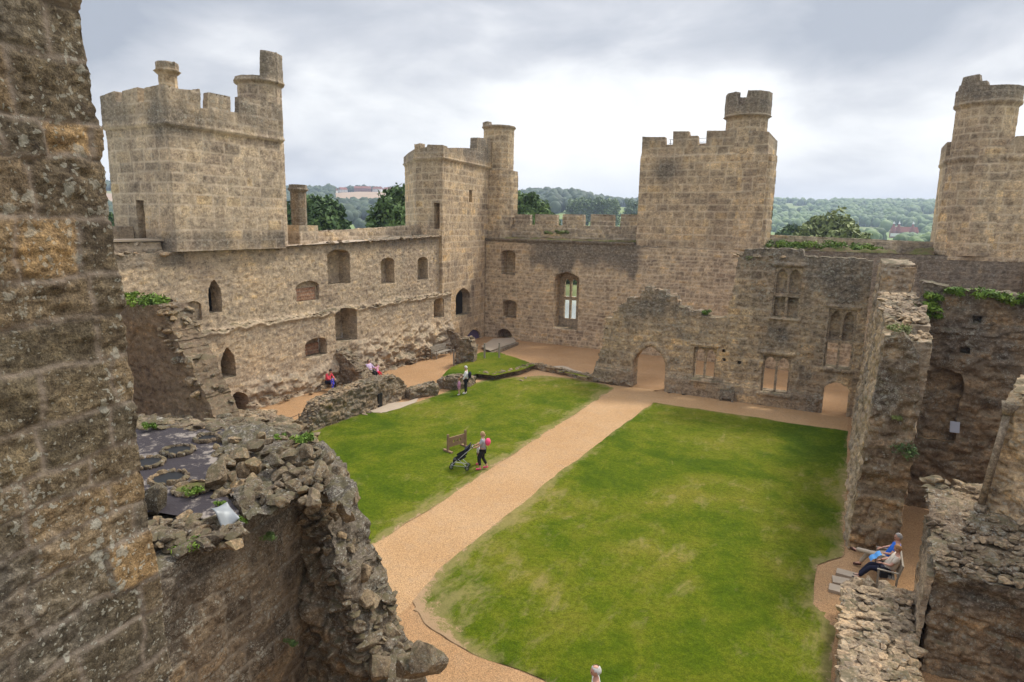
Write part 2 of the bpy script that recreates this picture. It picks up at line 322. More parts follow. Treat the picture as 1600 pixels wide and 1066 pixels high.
# ------------------------------------------------------------------ stone courses
class Courses:
    def __init__(s, ch=(.25, .4), cw=(.35, .8), warp=.03, seed=0, z0=-1, z1=24, L=90, joint=.03):
        r = np.random.RandomState(seed); s.warp, s.seed, s.joint = warp, seed, joint; z = z0; s.zs = [z]
        while z < z1: z += r.uniform(*ch); s.zs.append(z)
        s.zs = np.array(s.zs); s.rows = []; s.r = r
        for i in range(len(s.zs)-1):
            h = s.zs[i+1]-s.zs[i]; n = int((L+20)/(cw[0]))+4
            e = -10+np.cumsum(r.uniform(cw[0], cw[1], n)*r.uniform(.8, 1.2)); s.rows.append(e)
    def __call__(s, S, Z):
        S = np.asarray(S, float); Z = np.asarray(Z, float); sh = S.shape; S = S.ravel(); Z = Z.ravel(); w_ = s.warp
        Sx = S+w_*fbm(S*1.7, Z*1.7, None, s.seed+3, 3)+w_*.6*vnoise(S*7, Z*7, None, s.seed+5)
        Zx = Z+w_*fbm(S*1.1, Z*1.7, None, s.seed+9, 3)+w_*.5*vnoise(S*6, Z*6, None, s.seed+11)
        ci = np.clip(np.searchsorted(s.zs, Zx)-1, 0, len(s.rows)-1)
        dz = np.minimum(Zx-s.zs[ci], s.zs[ci+1]-Zx); k = np.zeros(len(S), int); dx = np.ones(len(S))
        for c in np.unique(ci):
            q = ci == c; e = s.rows[c]; j = np.clip(np.searchsorted(e, Sx[q])-1, 0, len(e)-2)
            dx[q] = np.minimum(Sx[q]-e[j], e[j+1]-Sx[q]); k[q] = j
        d = np.minimum(dz, dx); r1 = _h(ci*7+1, k*3+2, ci*0, s.seed+31); r2 = _h(ci*5+4, k*11+3, ci*0, s.seed+77)
        r3 = _h(ci*13+4, k*5+3, ci*0, s.seed+97)
        return d.reshape(sh), r1.reshape(sh), r2.reshape(sh), r3.reshape(sh)

def seg_dist(px, py, poly, closed=True):
    best = np.full(px.shape, 1e9); bx = px.copy(); by = py.copy(); n = len(poly)
    for i in range(n if closed else n-1):
        (ax, ay), (cx_, cy_) = poly[i], poly[(i+1) % n]; vx, vy = cx_-ax, cy_-ay; L2 = vx*vx+vy*vy+1e-12
        t = np.clip(((px-ax)*vx+(py-ay)*vy)/L2, 0, 1); qx, qy = ax+t*vx, ay+t*vy; d = np.hypot(px-qx, py-qy); m_ = d < best
        best[m_] = d[m_]; bx[m_] = qx[m_]; by[m_] = qy[m_]
    return best, bx, by
def inside(px, py, poly):
    r = np.zeros(px.shape, bool); n = len(poly)
    for i in range(n):
        (ax, ay), (cx_, cy_) = poly[i], poly[(i+1) % n]
        if ay == cy_: continue
        c = ((ay > py) != (cy_ > py)) & (px < (cx_-ax)*(py-ay)/(cy_-ay)+ax); r ^= c
    return r

def masonry(name, path, top, z0=0., cell=.08, thick=1., holes=(), courses=None, mat='ashlar_warm', rel=None, dark=None,
            relief=.03, rough=.03, closed=False, parent=None, ragged=0., back_from=-99, label=None, cat=None, sides=True, lean=None, offset=0., cutbelow=None, spoff=.5):
    """A wall of coursed stone along a plan path. top: number or list of (s,z). holes: dicts poly [(s,z)], depth or None (through)."""
    P = np.array(path, float)
    if closed: P = np.vstack([P, P[:1]])
    seg = np.hypot(*(P[1:]-P[:-1]).T); cs = np.concatenate([[0], np.cumsum(seg)]); L = cs[-1]
    ss = [0.]; nx = []; 
    N = [np.array([(P[i+1]-P[i])[1], -(P[i+1]-P[i])[0]])/seg[i] for i in range(len(seg))]
    def miter(a, c):
        m_ = a+c; l_ = m_@m_; return m_*2/l_ if l_ > .3 else a
    XY = []; NN = []; SS = []
    for i in range(len(seg)):
        n = max(1, int(np.ceil(seg[i]/cell))); t = np.arange(n)/n
        prev = N[i-1] if (i > 0 or closed) else N[i]
        for q in t:
            XY.append(P[i]+(P[i+1]-P[i])*q); SS.append(cs[i]+seg[i]*q); NN.append(miter(prev, N[i]) if q == 0 else N[i])
    XY.append(P[-1]); SS.append(L); NN.append(miter(N[-1], N[0]) if closed else N[-1])
    XY = np.array(XY); NN = np.array(NN); SS = np.array(SS)
    if isinstance(top, (int, float)): top = [(0, top), (L, top)]
    tp = [(-1, top[0][1])]+[tuple(t) for t in top]+[(L+1, top[-1][1])]
    zmax = max(t[1] for t in tp)+.001; ztop = zmax+cell
    if ragged:     # broken outline
        tt = []
        for (a, za), (c, zc_) in zip(tp[:-1], tp[1:]):
            n = max(1, int(np.hypot(c-a, zc_-za)/(.16 if ragged < .5 else .3)))
            for q in range(n):
                t = q/n; s_ = a+(c-a)*t; z_ = za+(zc_-za)*t; st = round(fbm(np.array([s_*2.3]), np.array([z_*2.1]), None, 5, 3)[0]*2.2)/2.2
                tt.append((s_+ragged*.4*float(vnoise(np.array([s_*3]), np.array([z_*5]))[0]), z_+ragged*(.7*st+.25*random.uniform(-1, 1))))
        tt.append(tp[-1]); tp = tt; zmax = max(t[1] for t in tp); ztop = zmax+cell
    nz = max(2, int(np.ceil((ztop-z0)/cell))+1); ZZ = np.linspace(z0, z0+(nz-1)*cell, nz); ns = len(SS)
    S, Z = np.meshgrid(SS, ZZ, indexing='ij'); S0, Z0 = S.copy(), Z.copy()
    Sc = (S0[:-1, :-1]+S0[1:, 1:])/2; Zc = (Z0[:-1, :-1]+Z0[1:, 1:])/2
    outline = tp+[(tp[-1][0], z0-5), (tp[0][0], z0-5)]
    st = np.where(inside(Sc, Zc, outline), 0, -1)
    polys = [(tp, False, None)]
    for k, h in enumerate(holes):
        pl = h['poly']; st[(inside(Sc, Zc, pl)) & (st == 0)] = k+1 if h.get('depth') is not None else -1
        polys.append((pl, True, h))
    interior = np.zeros(S.shape, bool); interior[:, 1:-1] = True
    if not closed: interior[0] = interior[-1] = False
    else: interior[0] = interior[-1] = False
    snapped = np.zeros(S.shape, bool)
    for pl, cl_, h in polys:
        xs = [q[0] for q in pl]; ys = [q[1] for q in pl]
        bb = (S0 > min(xs)-cell) & (S0 < max(xs)+cell) & (Z0 > min(ys)-cell) & (Z0 < max(ys)+cell) & interior & ~snapped
        if not bb.any(): continue
        d, bx, by = seg_dist(S0[bb], Z0[bb], pl, cl_); m_ = d < cell*.62
        s1 = S[bb]; z1 = Z[bb]; s1[m_] = bx[m_]; z1[m_] = by[m_]; S[bb] = s1; Z[bb] = z1; q = snapped[bb]; q[m_] = True; snapped[bb] = q
    def base3(si_S, si_Z, dep):
        x = np.interp(si_S, SS, XY[:, 0]); y = np.interp(si_S, SS, XY[:, 1]); nx_ = np.interp(si_S, SS, NN[:, 0]); ny_ = np.interp(si_S, SS, NN[:, 1])
        if lean is not None:
            lx, ly = lean(si_Z); x = x+lx; y = y+ly
        return np.stack([x-nx_*(dep-offset), y-ny_*(dep-offset), si_Z], -1), np.stack([nx_, ny_, nx_*0], -1)
    cr = courses or DEFC
    def attrs(s_, z_):
        d, r1, r2, r3 = cr(s_, z_); mo = np.exp(-(d/cr.joint)**2); dk = dark(s_, z_) if dark is not None else np.zeros_like(s_)
        return np.stack([r1, r2, np.clip(mo, 0, 1), np.clip(dk+.0*s_, 0, 1.2)], -1), d, r3
    def rj(p):   # 3-D roughness, a function of position only
        if rough == 0: return p
        f = 2.2/max(.25, rough*8); q = p*f
        return p+rough*np.stack([fbm(q[..., 1], q[..., 2], q[..., 0], 3, 3), fbm(q[..., 2], q[..., 0], q[..., 1], 4, 3), .6*fbm(q[..., 0], q[..., 1], q[..., 2], 6, 3)], -1)
    a0, d0, r3 = attrs(S, Z)
    rd = relief*((r3-spoff)*1.5-.5*np.exp(-(d0/(cr.joint*1.3))**2)+.35*fbm(S*4/max(.3, relief*10), Z*4/max(.3, relief*10), None, 8, 3))
    if rel is not None: rd = rd+rel(S, Z)
    Bf, Nf = base3(S, Z, 0.); F0 = rj(Bf)+Nf*rd[..., None]
    Vs = [F0.reshape(-1, 3)]; As = [a0.reshape(-1, 4)]; off = F0.shape[0]*F0.shape[1]
    idx = np.arange(off).reshape(ns, nz); Q = []
    def cells(mask, ix, flip=False):
        i, j = np.nonzero(mask); q = np.stack([ix[i, j], ix[i+1, j], ix[i+1, j+1], ix[i, j+1]], -1)
        if flip: q = q[:, ::-1]
        Q.append(q)
    cells(st == 0, idx)
    for k, h in enumerate(holes):
        if h.get('depth') is None: continue
        mk = st == k+1
        if not mk.any(): continue
        bk, nb_ = base3(S, Z, h['depth']); bk = rj(bk); Vs.append((bk+nb_*(rd*.5-(rel(S, Z)*.5 if rel is not None else 0))[..., None]).reshape(-1, 3)); As.append(a0.reshape(-1, 4)); cells(mk, idx+off); off += ns*nz
    bt = thick
    mb = (st >= 0) & (Zc >= back_from)
    if mb.any() and bt < 50:
        bk, _ = base3(S, Z, bt); Vs.append(rj(bk).reshape(-1, 3)); As.append(a0.reshape(-1, 4)); cells(mb, idx+off, True); off += ns*nz
    # side faces of every edge of the front skin
    if sides:
        sp = np.full((ns+1, nz+1), -1); sp[1:-1, 1:-1] = st
        if closed: sp[0, 1:-1] = st[-1]; sp[-1, 1:-1] = st[0]
        sp[:, 0] = sp[:, 1]
        dep = np.array([h['depth'] if h.get('depth') is not None else bt for h in holes]+[bt])
        # vertical edges (between cells i-1 and i): vertices (i,j),(i,j+1)
        A_ = sp[:-1, 1:-1]; B_ = sp[1:, 1:-1]; E1 = []
        for s_a, s_b, fl in ((A_, B_, 0), (B_, A_, 1)):
            i, j = np.nonzero((s_a == 0) & (s_b != 0)); t = s_b[i, j]; E1.append((i, j, i, j+1, dep[np.where(t < 0, -1, t-1)], fl))
        A_ = sp[1:-1, :-1]; B_ = sp[1:-1, 1:]
        for s_a, s_b, fl in ((A_, B_, 1), (B_, A_, 0)):
            i, j = np.nonzero((s_a == 0) & (s_b != 0)); t = s_b[i, j]; E1.append((i, j, i+1, j, dep[np.where(t < 0, -1, t-1)], fl))
        for i, j, i2, j2, dp, fl in E1:
            if len(i) == 0: continue
            for dval in np.unique(dp):
                q = dp == dval; a_i, a_j, b_i, b_j = i[q], j[q], i2[q], j2[q]
                n = int(np.clip(np.ceil(dval/(cell*1.6)), 1, 40)); ne = len(a_i); rows = []
                for kk in range(n+1):
                    t = kk/n
                    rr = []
                    for vi, vj in ((a_i, a_j), (b_i, b_j)):
                        s_, z_ = S[vi, vj], Z[vi, vj]; bs, nn_ = base3(s_, z_, dval*t); pos = rj(bs)+nn_*(rd[vi, vj]*(1-t))[:, None]
                        at, dd, r3_ = attrs(s_+dval*t, z_); Vs.append(pos); As.append(at); rr.append(off+np.arange(ne)); off += ne
                    rows.append(rr)
                for kk in range(n):
                    qd = np.stack([rows[kk][0], rows[kk+1][0], rows[kk+1][1], rows[kk][1]], -1)
                    Q.append(qd[:, ::-1] if fl else qd)
    V = np.concatenate(Vs); A = np.concatenate(As); Qd = np.concatenate(Q)
    used = np.zeros(len(V), bool); used[Qd.ravel()] = True; mp_ = np.cumsum(used)-1
    o = mkmesh(name, V[used], mp_[Qd], None, mat, A[used], parent)
    if label: tag(o, label, cat)
    if name == 'window':
        import bmesh
        bm = bmesh.new(); bm.from_mesh(o.data); bmesh.ops.remove_doubles(bm, verts=bm.verts, dist=.0015); bm.to_mesh(o.data); bm.free()
        o.data.polygons.foreach_set('use_smooth', np.zeros(len(o.data.polygons), bool))
    return o
DEFC = Courses()
C_ASH = Courses((.46, .66), (.5, 1.35), .035, 11, joint=.036); C_ASH2 = Courses((.42, .6), (.45, 1.1), .035, 23, joint=.038); C_HALL = Courses((.36, .52), (.5, 1.15), .03, 24, joint=.045)
C_RUB = Courses((.15, .30), (.2, .6), .07, 31, joint=.04); C_RUBB = Courses((.22, .38), (.3, .8), .06, 37, joint=.045)
C_BIG = Courses((.28, .44), (.5, 1.2), .03, 41, joint=.035); C_NEAR = Courses((.14, .27), (.2, .55), .028, 53, joint=.014, z0=0, z1=14, L=14)
C_NW = Courses((.2, .34), (.3, .7), .03, 59, joint=.02, L=20); C_BRICK = Courses((.06, .07), (.18, .24), .004, 61, joint=.01, L=60, z1=12)
C_MER = Courses((.34, .4), (.5, 1.0), .02, 71, joint=.03)

def arch(x0, x1, z0, z1, rise=None, n=8, pointed=True):
    """opening outline with an arched head whose apex is at z1"""
    wd = x1-x0; r = wd*.55 if rise is None else rise; zs = z1-r; pts = [(x0, z0), (x1, z0)]; mx = (x0+x1)/2
    for i in range(n+1):
        t = i/n; a_ = t*pi/2
        if pointed: pts.append((x0+wd*cos(t*pi/3), zs+r*sin(t*pi/3)/sin(pi/3)))
        else: pts.append((mx+(x1-mx)*cos(a_), zs+r*sin(a_)))
    for i in range(n-1, -1, -1):
        q = pts[2+i]; pts.append((2*mx-q[0], q[1]))
    return pts

# ------------------------------------------------------------------ loose/capping stones
def _ico(sub):
    import bmesh
    bm = bmesh.new(); bmesh.ops.create_icosphere(bm, subdivisions=sub, radius=1.); V = np.array([v.co[:] for v in bm.verts]); T = np.array([[v.index for v in f.verts] for f in bm.faces]); bm.free()
    return V, T
ICO = {s_: _ico(s_) for s_ in (1, 2, 3, 4)}
def stones(name, items, mat='capping', sub=2, parent=None, boxy=.6, amp=.16, tilt=.35):
    """items: (x,y,z, sx,sy,sz, rz) half sizes; one mesh of fitted stones"""
    V0, T0 = ICO[sub]; Vs, Ts, As = [], [], []; off = 0
    e = 1-.55*boxy; Vb = np.sign(V0)*np.abs(V0)**e; Vb = Vb/np.max(np.abs(Vb), axis=0)
    for k, (x, y, z, a_, b_, c_, rz) in enumerate(items):
        sd_ = random.uniform(0, 500); q = Vb*.9
        nz_ = amp*fbm(V0[:, 0]*1.3+sd_, V0[:, 1]*1.3, V0[:, 2]*1.3+sd_, 2, 4)
        for _ in range(15):
            nn_ = RNG.normal(size=3); nn_ /= np.linalg.norm(nn_); ov = np.maximum(q@nn_-RNG.uniform(.42, .72), 0); q = q-ov[:, None]*nn_*.94
        q = q*(1.28+.45*nz_[:, None])*np.array([a_, b_, c_])
        R_ = (Matrix.Rotation(rz, 3, 'Z') @ Matrix.Rotation(random.uniform(-tilt, tilt), 3, 'X') @ Matrix.Rotation(random.uniform(-tilt, tilt), 3, 'Y'))
        q = q @ np.array(R_).T+np.array([x, y, z]); Vs.append(q); Ts.append(T0+off); off += len(q)
        As.append(np.tile([random.random(), random.random(), 0, random.random()*.4], (len(q), 1)))
    return mkmesh(name, np.concatenate(Vs), None, np.concatenate(Ts), mat, np.concatenate(As), parent, smooth=False)
def cap_line(name, pts, zf, width, size, dens, mat, parent, sub=2, nrm=None, zj=.05):
    """stones bedded along a wall top. pts plan polyline; zf(t)->z"""
    it = []; P = np.array(pts, float)
    seg = np.hypot(*(P[1:]-P[:-1]).T[:2]); cs = np.concatenate([[0], np.cumsum(seg)]); L = cs[-1]; n = int(L*width/(size*size*4)*dens)
    for k in range(n):
        s_ = random.uniform(0, L); i = min(len(seg)-1, int(np.searchsorted(cs, s_)-1)); i = max(i, 0); t = (s_-cs[i])/seg[i]; p_ = P[i]+(P[i+1]-P[i])*t
        d = (P[i+1]-P[i])/seg[i]; w_ = random.uniform(0, width); nx_, ny_ = -d[1], d[0]
        q = random.uniform(.55, 1.25)*size
        it.append((p_[0]+nx_*w_, p_[1]+ny_*w_, zf(s_)+random.uniform(-.3, zj), q*random.uniform(.9, 1.5), q*random.uniform(.7, 1.1), q*random.uniform(.4, .65), atan2(d[1], d[0])+random.gauss(0, .4)) if False else
                  (p_[0]+nx_*w_, p_[1]+ny_*w_, zf(s_)+random.uniform(-.06, zj), q*random.uniform(.9, 1.5), q*random.uniform(.7, 1.1), q*random.uniform(.4, .65), atan2(d[1], d[0])+random.gauss(0, .4)))
    return stones(name, it, mat, sub, parent)

# ------------------------------------------------------------------ leaves
def leaves(name, centers, radii, n, size, mat, parent=None, aspect=.55, up=0.2, flat=1.0):
    """leaf-sized faces in clumps. centers (k,3), radii (k)"""
    k = len(centers); c = np.repeat(np.asarray(centers, float), n, 0); r = np.repeat(np.asarray(radii, float), n)
    d = RNG.normal(size=(k*n, 3)); d /= np.linalg.norm(d, axis=1)[:, None]; rr = RNG.uniform(.25, 1, k*n)**.5*r
    p_ = c+d*rr[:, None]*np.array([1, 1, flat]); nrm = d+RNG.normal(size=d.shape)*.7+np.array([0, 0, up]); nrm /= np.linalg.norm(nrm, axis=1)[:, None]
    t = np.cross(nrm, RNG.normal(size=d.shape)); t /= np.linalg.norm(t, axis=1)[:, None]; u_ = np.cross(nrm, t); sz = size*RNG.uniform(.6, 1.3, k*n)[:, None]
    V = np.stack([p_-t*sz, p_-u_*sz*aspect, p_+t*sz, p_+u_*sz*aspect], 1).reshape(-1, 3); q = np.arange(k*n*4).reshape(-1, 4)
    rv = np.clip(np.repeat(RNG.uniform(0, 1, k), n)*.6+RNG.uniform(0, .4, k*n), 0, 1); A = np.zeros((k*n, 4, 4)); A[..., 0] = rv[:, None]; A[..., 3] = 1
    return mkmesh(name, V, q, None, mat, A.reshape(-1, 4), parent, smooth=False)

# ------------------------------------------------------------------ small solid parts
class MB:
    def __init__(s): s.V = []; s.F = []
    def add(s, V, F_):
        o = len(s.V); s.V += [tuple(float(c) for c in v) for v in V]; s.F += [tuple(i+o for i in f) for f in F_]; return s
    def box(s, c, d, rz=0., rx=0., ry=0.):
        R_ = Matrix.Rotation(rz, 3, 'Z') @ Matrix.Rotation(ry, 3, 'Y') @ Matrix.Rotation(rx, 3, 'X'); V = []
        for z in (-.5, .5):
            for x, y in ((-.5, -.5), (.5, -.5), (.5, .5), (-.5, .5)): V.append(Vector(c)+R_ @ Vector((x*d[0], y*d[1], z*d[2])))
        return s.add(V, [(3, 2, 1, 0), (4, 5, 6, 7), (0, 1, 5, 4), (1, 2, 6, 5), (2, 3, 7, 6), (3, 0, 4, 7)])
    def tube(s, p, q, r, r2=None, n=8):
        p, q = Vector(p), Vector(q); r2 = r if r2 is None else r2; d = (q-p).normalized(); a_ = d.orthogonal().normalized(); b_ = d.cross(a_); V = []
        for c, rr in ((p, r), (q, r2)):
            for i in range(n): t = 2*pi*i/n; V.append(c+(a_*cos(t)+b_*sin(t))*rr)
        return s.add(V, [(i, (i+1) % n, n+(i+1) % n, n+i) for i in range(n)]+[tuple(range(n-1, -1, -1)), tuple(range(n, 2*n))])
    def beam(s, p, q, w_, h_):
        p, q = Vector(p), Vector(q); d = (q-p).normalized(); up = Vector((0, 0, 1)) if abs(d.z) < .9 else Vector((1, 0, 0)); a_ = d.cross(up).normalized(); b_ = a_.cross(d); V = []
        for c in (p, q):
            for x, y in ((-1, -1), (1, -1), (1, 1), (-1, 1)): V.append(c+a_*x*w_/2+b_*y*h_/2)
        return s.add(V, [(3, 2, 1, 0), (4, 5, 6, 7), (0, 1, 5, 4), (1, 2, 6, 5), (2, 3, 7, 6), (3, 0, 4, 7)])
    def torus(s, c, R_, r, ax='z', n=16, m_=8):
        V = []; 
        for i in range(n):
            for j in range(m_):
                t, u_ = 2*pi*i/n, 2*pi*j/m_; x, y, z = (R_+r*cos(u_))*cos(t), (R_+r*cos(u_))*sin(t), r*sin(u_)
                v_ = (x, y, z) if ax == 'z' else (x, z, y) if ax == 'y' else (z, x, y); V.append((c[0]+v_[0], c[1]+v_[1], c[2]+v_[2]))
        return s.add(V, [(i*m_+j, ((i+1) % n)*m_+j, ((i+1) % n)*m_+(j+1) % m_, i*m_+(j+1) % m_) for i in range(n) for j in range(m_)])
    def ball(s, c, r, sub=2):
        V, T = ICO[sub]; rr = np.array(r if hasattr(r, '__len__') else (r, r, r)); return s.add(V*rr+np.array(c), [tuple(int(i) for i in t) for t in T])
    def build(s, name, mat, parent=None, smooth=False, local=True):
        me = bpy.data.meshes.new(name); me.from_pydata(s.V, [], s.F); me.update()
        me.materials.append(MATS[mat])
        if smooth: me.polygons.foreach_set('use_smooth', [True]*len(me.polygons))
        o = bpy.data.objects.new(name, me); COL.objects.link(o)
        if parent is not None: o.parent = parent      # coordinates are local to the parent
        return o
# ================================================================== THE GROUND
EX, SY, HY, WX, SX = -29.2, 51.8, 40.7, .75, -30.15
def smooth(a, c, x): t = np.clip((x-a)/(c-a), 0, 1); return t*t*(3-2*t)
def az_px(px): return YW+math.atan((px-800)/F)
RIDGE = [(-200, 1500, 30), (60, 1500, 42), (165, 1350, 52), (300, 1350, 56), (480, 1300, 56), (560, 1250, 58), (650, 1250, 57), (760, 1300, 54), (850, 1050, 50), (905, 1000, 43), (960, 1150, 44), (1010, 1200, 47), (1100, 1500, 58),
         (1200, 1800, 70), (1330, 1850, 66), (1460, 1900, 70), (1600, 1900, 72), (1900, 1900, 70)]
def terrain(x, y):
    r = np.hypot(x, y); az = np.arctan2(x, y); pa = np.array([az_px(q[0]) for q in RIDGE])
    Rr = np.interp(az, pa, [q[1] for q in RIDGE]); hh = np.interp(az, pa, [q[2] for q in RIDGE])
    front = (np.cos(az-YW) > 0)
    z = smooth(.36, 1.0, r/Rr)**1.15*hh+fbm(x/260, y/260, None, 12, 3)*5*smooth(.4, .8, r/Rr)
    z = z-smooth(1.05, 1.9, r/Rr)*30
    d = np.maximum(np.maximum(-36-x, x-14), np.maximum(-9-y, y-58)); moat = smooth(.5, 3, d)*(1-smooth(42, 46, d))
    z = z-3.2*moat; bank = (d < 2); z = np.where(bank, -.06, z)
    return z
nr, na = 260, 420; rr_ = np.concatenate([[0], np.geomspace(4, 7000, nr-1)]); aa = np.linspace(0, 2*pi, na, endpoint=False)
# finer rings round the moat
rr_ = np.sort(np.concatenate([rr_, np.arange(30, 160, 1.5)])); nr = len(rr_)
Rg, Ag = np.meshgrid(rr_, aa, indexing='ij'); X_, Y_ = Rg*np.sin(Ag), Rg*np.cos(Ag); Z_ = terrain(X_, Y_)
ii = np.arange(nr*na).reshape(nr, na); Qd = np.stack([ii[:-1], ii[1:], np.roll(ii, -1, 1)[1:], np.roll(ii, -1, 1)[:-1]], -1).reshape(-1, 4)
At = np.zeros((nr, na, 4)); At[..., 3] = 1
azp = 800+F*np.tan(np.clip((Ag+pi) % (2*pi)-pi-YW, -1.3, 1.3))
rf = Rg/np.interp((Ag+pi) % (2*pi)-pi, [az_px(q[0]) for q in RIDGE], [q[1] for q in RIDGE])
At[..., 0] = smooth(488, 505, azp)*(1-smooth(690, 720, azp))*smooth(.69, .705, rf)*(1-smooth(.985, 1.0, rf))+smooth(535, 545, azp)*(1-smooth(700, 720, azp))*smooth(.30, .31, rf)*(1-smooth(.40, .41, rf))+smooth(120, 130, azp)*(1-smooth(190, 200, azp))*smooth(.6, .62, rf)*(1-smooth(.8, .82, rf))
At[..., 1] = smooth(.41, .42, rf)*(1-smooth(.5, .52, rf))+smooth(840, 850, azp)*(1-smooth(1010, 1020, azp))*smooth(.35, .4, rf)+.6*(azp > 1200)
mkmesh('ground', np.stack([X_, Y_, Z_], -1).reshape(-1, 3), Qd, None, 'fields', At.reshape(-1, 4)); tag(bpy.data.objects['ground'], kind='structure')
n_ = 64; cxx, cyy = -9, 24
moat = mkmesh('water', [(cxx, cyy, -1.6)]+[(cxx+118*cos(2*pi*i/n_), cyy+118*sin(2*pi*i/n_), -1.6) for i in range(n_)], None, [(0, i+1, (i+1) % n_+1) for i in range(n_)], 'moat_water'); tag(moat, kind='structure')
# courtyard gravel: one gently uneven sheet within the walls
def sheet(name, poly, z, mat, cell=.25, wear=None, bump=.0, rag=0., hf=None):
    xs = [p[0] for p in poly]; ys = [p[1] for p in poly]
    gx_ = np.arange(min(xs)-cell, max(xs)+cell*2, cell); gy_ = np.arange(min(ys)-cell, max(ys)+cell*2, cell); X, Y = np.meshgrid(gx_, gy_, indexing='ij'); X0, Y0 = X.copy(), Y.copy()
    pr = []
    for i in range(len(poly)):
        a_, c_ = np.array(poly[i]), np.array(poly[(i+1) % len(poly)]); n = max(1, int(np.hypot(*(c_-a_))/.3))
        for k in range(n):
            q = a_+(c_-a_)*k/n; pr.append((q[0]+rag*float(fbm(np.array([q[0]*1.1]), np.array([q[1]*1.1]), None, 3, 3)[0]), q[1]+rag*float(fbm(np.array([q[1]*1.1]), np.array([q[0]*1.1]), None, 9, 3)[0])))
    d, bx, by = seg_dist(X, Y, pr); m_ = d < cell*.62; X[m_] = bx[m_]; Y[m_] = by[m_]
    ins = inside((X0[:-1, :-1]+X0[1:, 1:])/2, (Y0[:-1, :-1]+Y0[1:, 1:])/2, pr); ix = np.arange(X.size).reshape(X.shape); i, j = np.nonzero(ins)
    Q = np.stack([ix[i, j], ix[i+1, j], ix[i+1, j+1], ix[i, j+1]], -1); Z = z+bump*fbm(X/2.2, Y/2.2, None, 5, 3)
    if hf is not None: Z = Z+hf(X, Y)
    edge = np.minimum(1, d/.12); Z = Z-(.03*(1-edge) if hf is not None or 'lawn' in name else 0)
    A = np.zeros(X.shape+(4,)); A[..., 3] = 1
    if wear is not None: A[..., 0] = wear(X, Y, d)
    V = np.stack([X, Y, Z], -1).reshape(-1, 3); A = A.reshape(-1, 4); us = np.zeros(len(V), bool); us[Q.ravel()] = True; mp_ = np.cumsum(us)-1
    o = mkmesh(name, V[us], mp_[Q], None, mat, A[us]); tag(o, kind='structure'); return o
sheet('courtyard_gravel', [(-31, -6), (15, -6), (15, 53), (-31, 53)], .0, 'gravel_yard', .5)
PX0, PX1 = -13.1, -10.25
sheet('path', [(PX0-.1, 11), (PX1+.2, 11), (PX1+.15, 37.7), (.5, 37.4), (.5, 40.5), (-16, 40.6), (-14.5, 40.0), (PX0-.1, 39.6)], .006, 'gravel_path', .3)
def wl(X, Y, d): return np.exp(-d/.35)*.5+.08*np.exp(-d/2.5)
def wr(X, Y, d):
    nearp = np.exp(-np.maximum(0, (X-PX1))/1.6)*smooth(28, 16, Y)*.20; bl = np.exp(-(np.hypot(X+9.3, Y-12.8)/2.0)**2)*.35; rt_ = np.exp(-np.maximum(0, WX-X)/.5)*.35*(1-smooth(30, 34, Y))
    return np.exp(-d/.22)*.40+nearp+bl+rt_
LL = [(-23.2, 9), (PX0, 9)]+[(PX0-.05, y) for y in (14, 18, 24, 30, 36, 39.6)]+[tuple(gz(x, y)[:2]) for x, y in ((950, 602), (900, 592), (845, 587), (800, 590), (760, 594), (715, 606), (690, 614), (640, 632), (575, 641), (520, 659), (478, 676))]
sheet('lawn', LL, .035, 'lawn', .16, wl, .02, .06)
LR = [tuple(gz(x, y)[:2]) for x, y in ((1020, 629), (1324, 674))]+[(.62, 30), (.6, 22.5), (-.1, 21.5), (-.1, 19.0), (.5, 18.2), (.45, 8.5), (-3.5, 8.5)]+[tuple(gz(x, y)[:2]) for x, y in ((860, 1066), (760, 1030), (700, 1003), (662, 975), (648, 940), (690, 885), (760, 830), (860, 750))]
sheet('lawn', LR, .035, 'lawn', .16, wr, .02, .06)
# worn steps at the bench end

# ================================================================== EAST CURTAIN WALL
YE0 = 12.0
def eo(x, y, X=EX): p_ = gx(x, y, X); return (p_[1]-YE0, p_[2])
def erect(x0, x1, y0, y1, rise=None, pointed=True):    # px box -> arched opening on the east wall
    a_, c_ = eo(x0, (y0+y1)/2)[0], eo(x1, (y0+y1)/2)[0]; xm = (x0+x1)/2; return arch(a_, c_, eo(xm, y1)[1], eo(xm, y0)[1], rise, pointed=pointed)
ELE = lambda s: np.interp(s+YE0, [12, 20.2, 24, 43.2, 46], [4.55, 4.71, 4.75, 4.83, 4.85])
def erel(S, Z):
    lz = ELE(S)+.10*fbm(S*1.3, S*0, None, 4, 3); r = -.38*smooth(-.03, .10, Z-lz)
    r = r+.10*np.exp(-((Z-lz+.06)/.12)**2)
    pl = smooth(1.55, .95, Z+.35*fbm(S*.8, S*0+3, None, 14, 3))*(.18+.16*fbm(S*1.8, Z*3.2, None, 15, 4))
    r = r+np.clip(pl, -.05, .6)
    ar = smooth(3.1, 1.6, Z)*smooth(31, 34, S+YE0)*(.16+.22*fbm(S*1.6, Z*3.4, None, 17, 4)); return r+ar
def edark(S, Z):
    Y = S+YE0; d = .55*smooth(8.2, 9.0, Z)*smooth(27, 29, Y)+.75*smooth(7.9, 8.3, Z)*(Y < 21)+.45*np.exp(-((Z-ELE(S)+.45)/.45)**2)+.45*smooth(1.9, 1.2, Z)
    return d+.10+.25*fbm(S*.5, Z*.5, None, 3, 3)
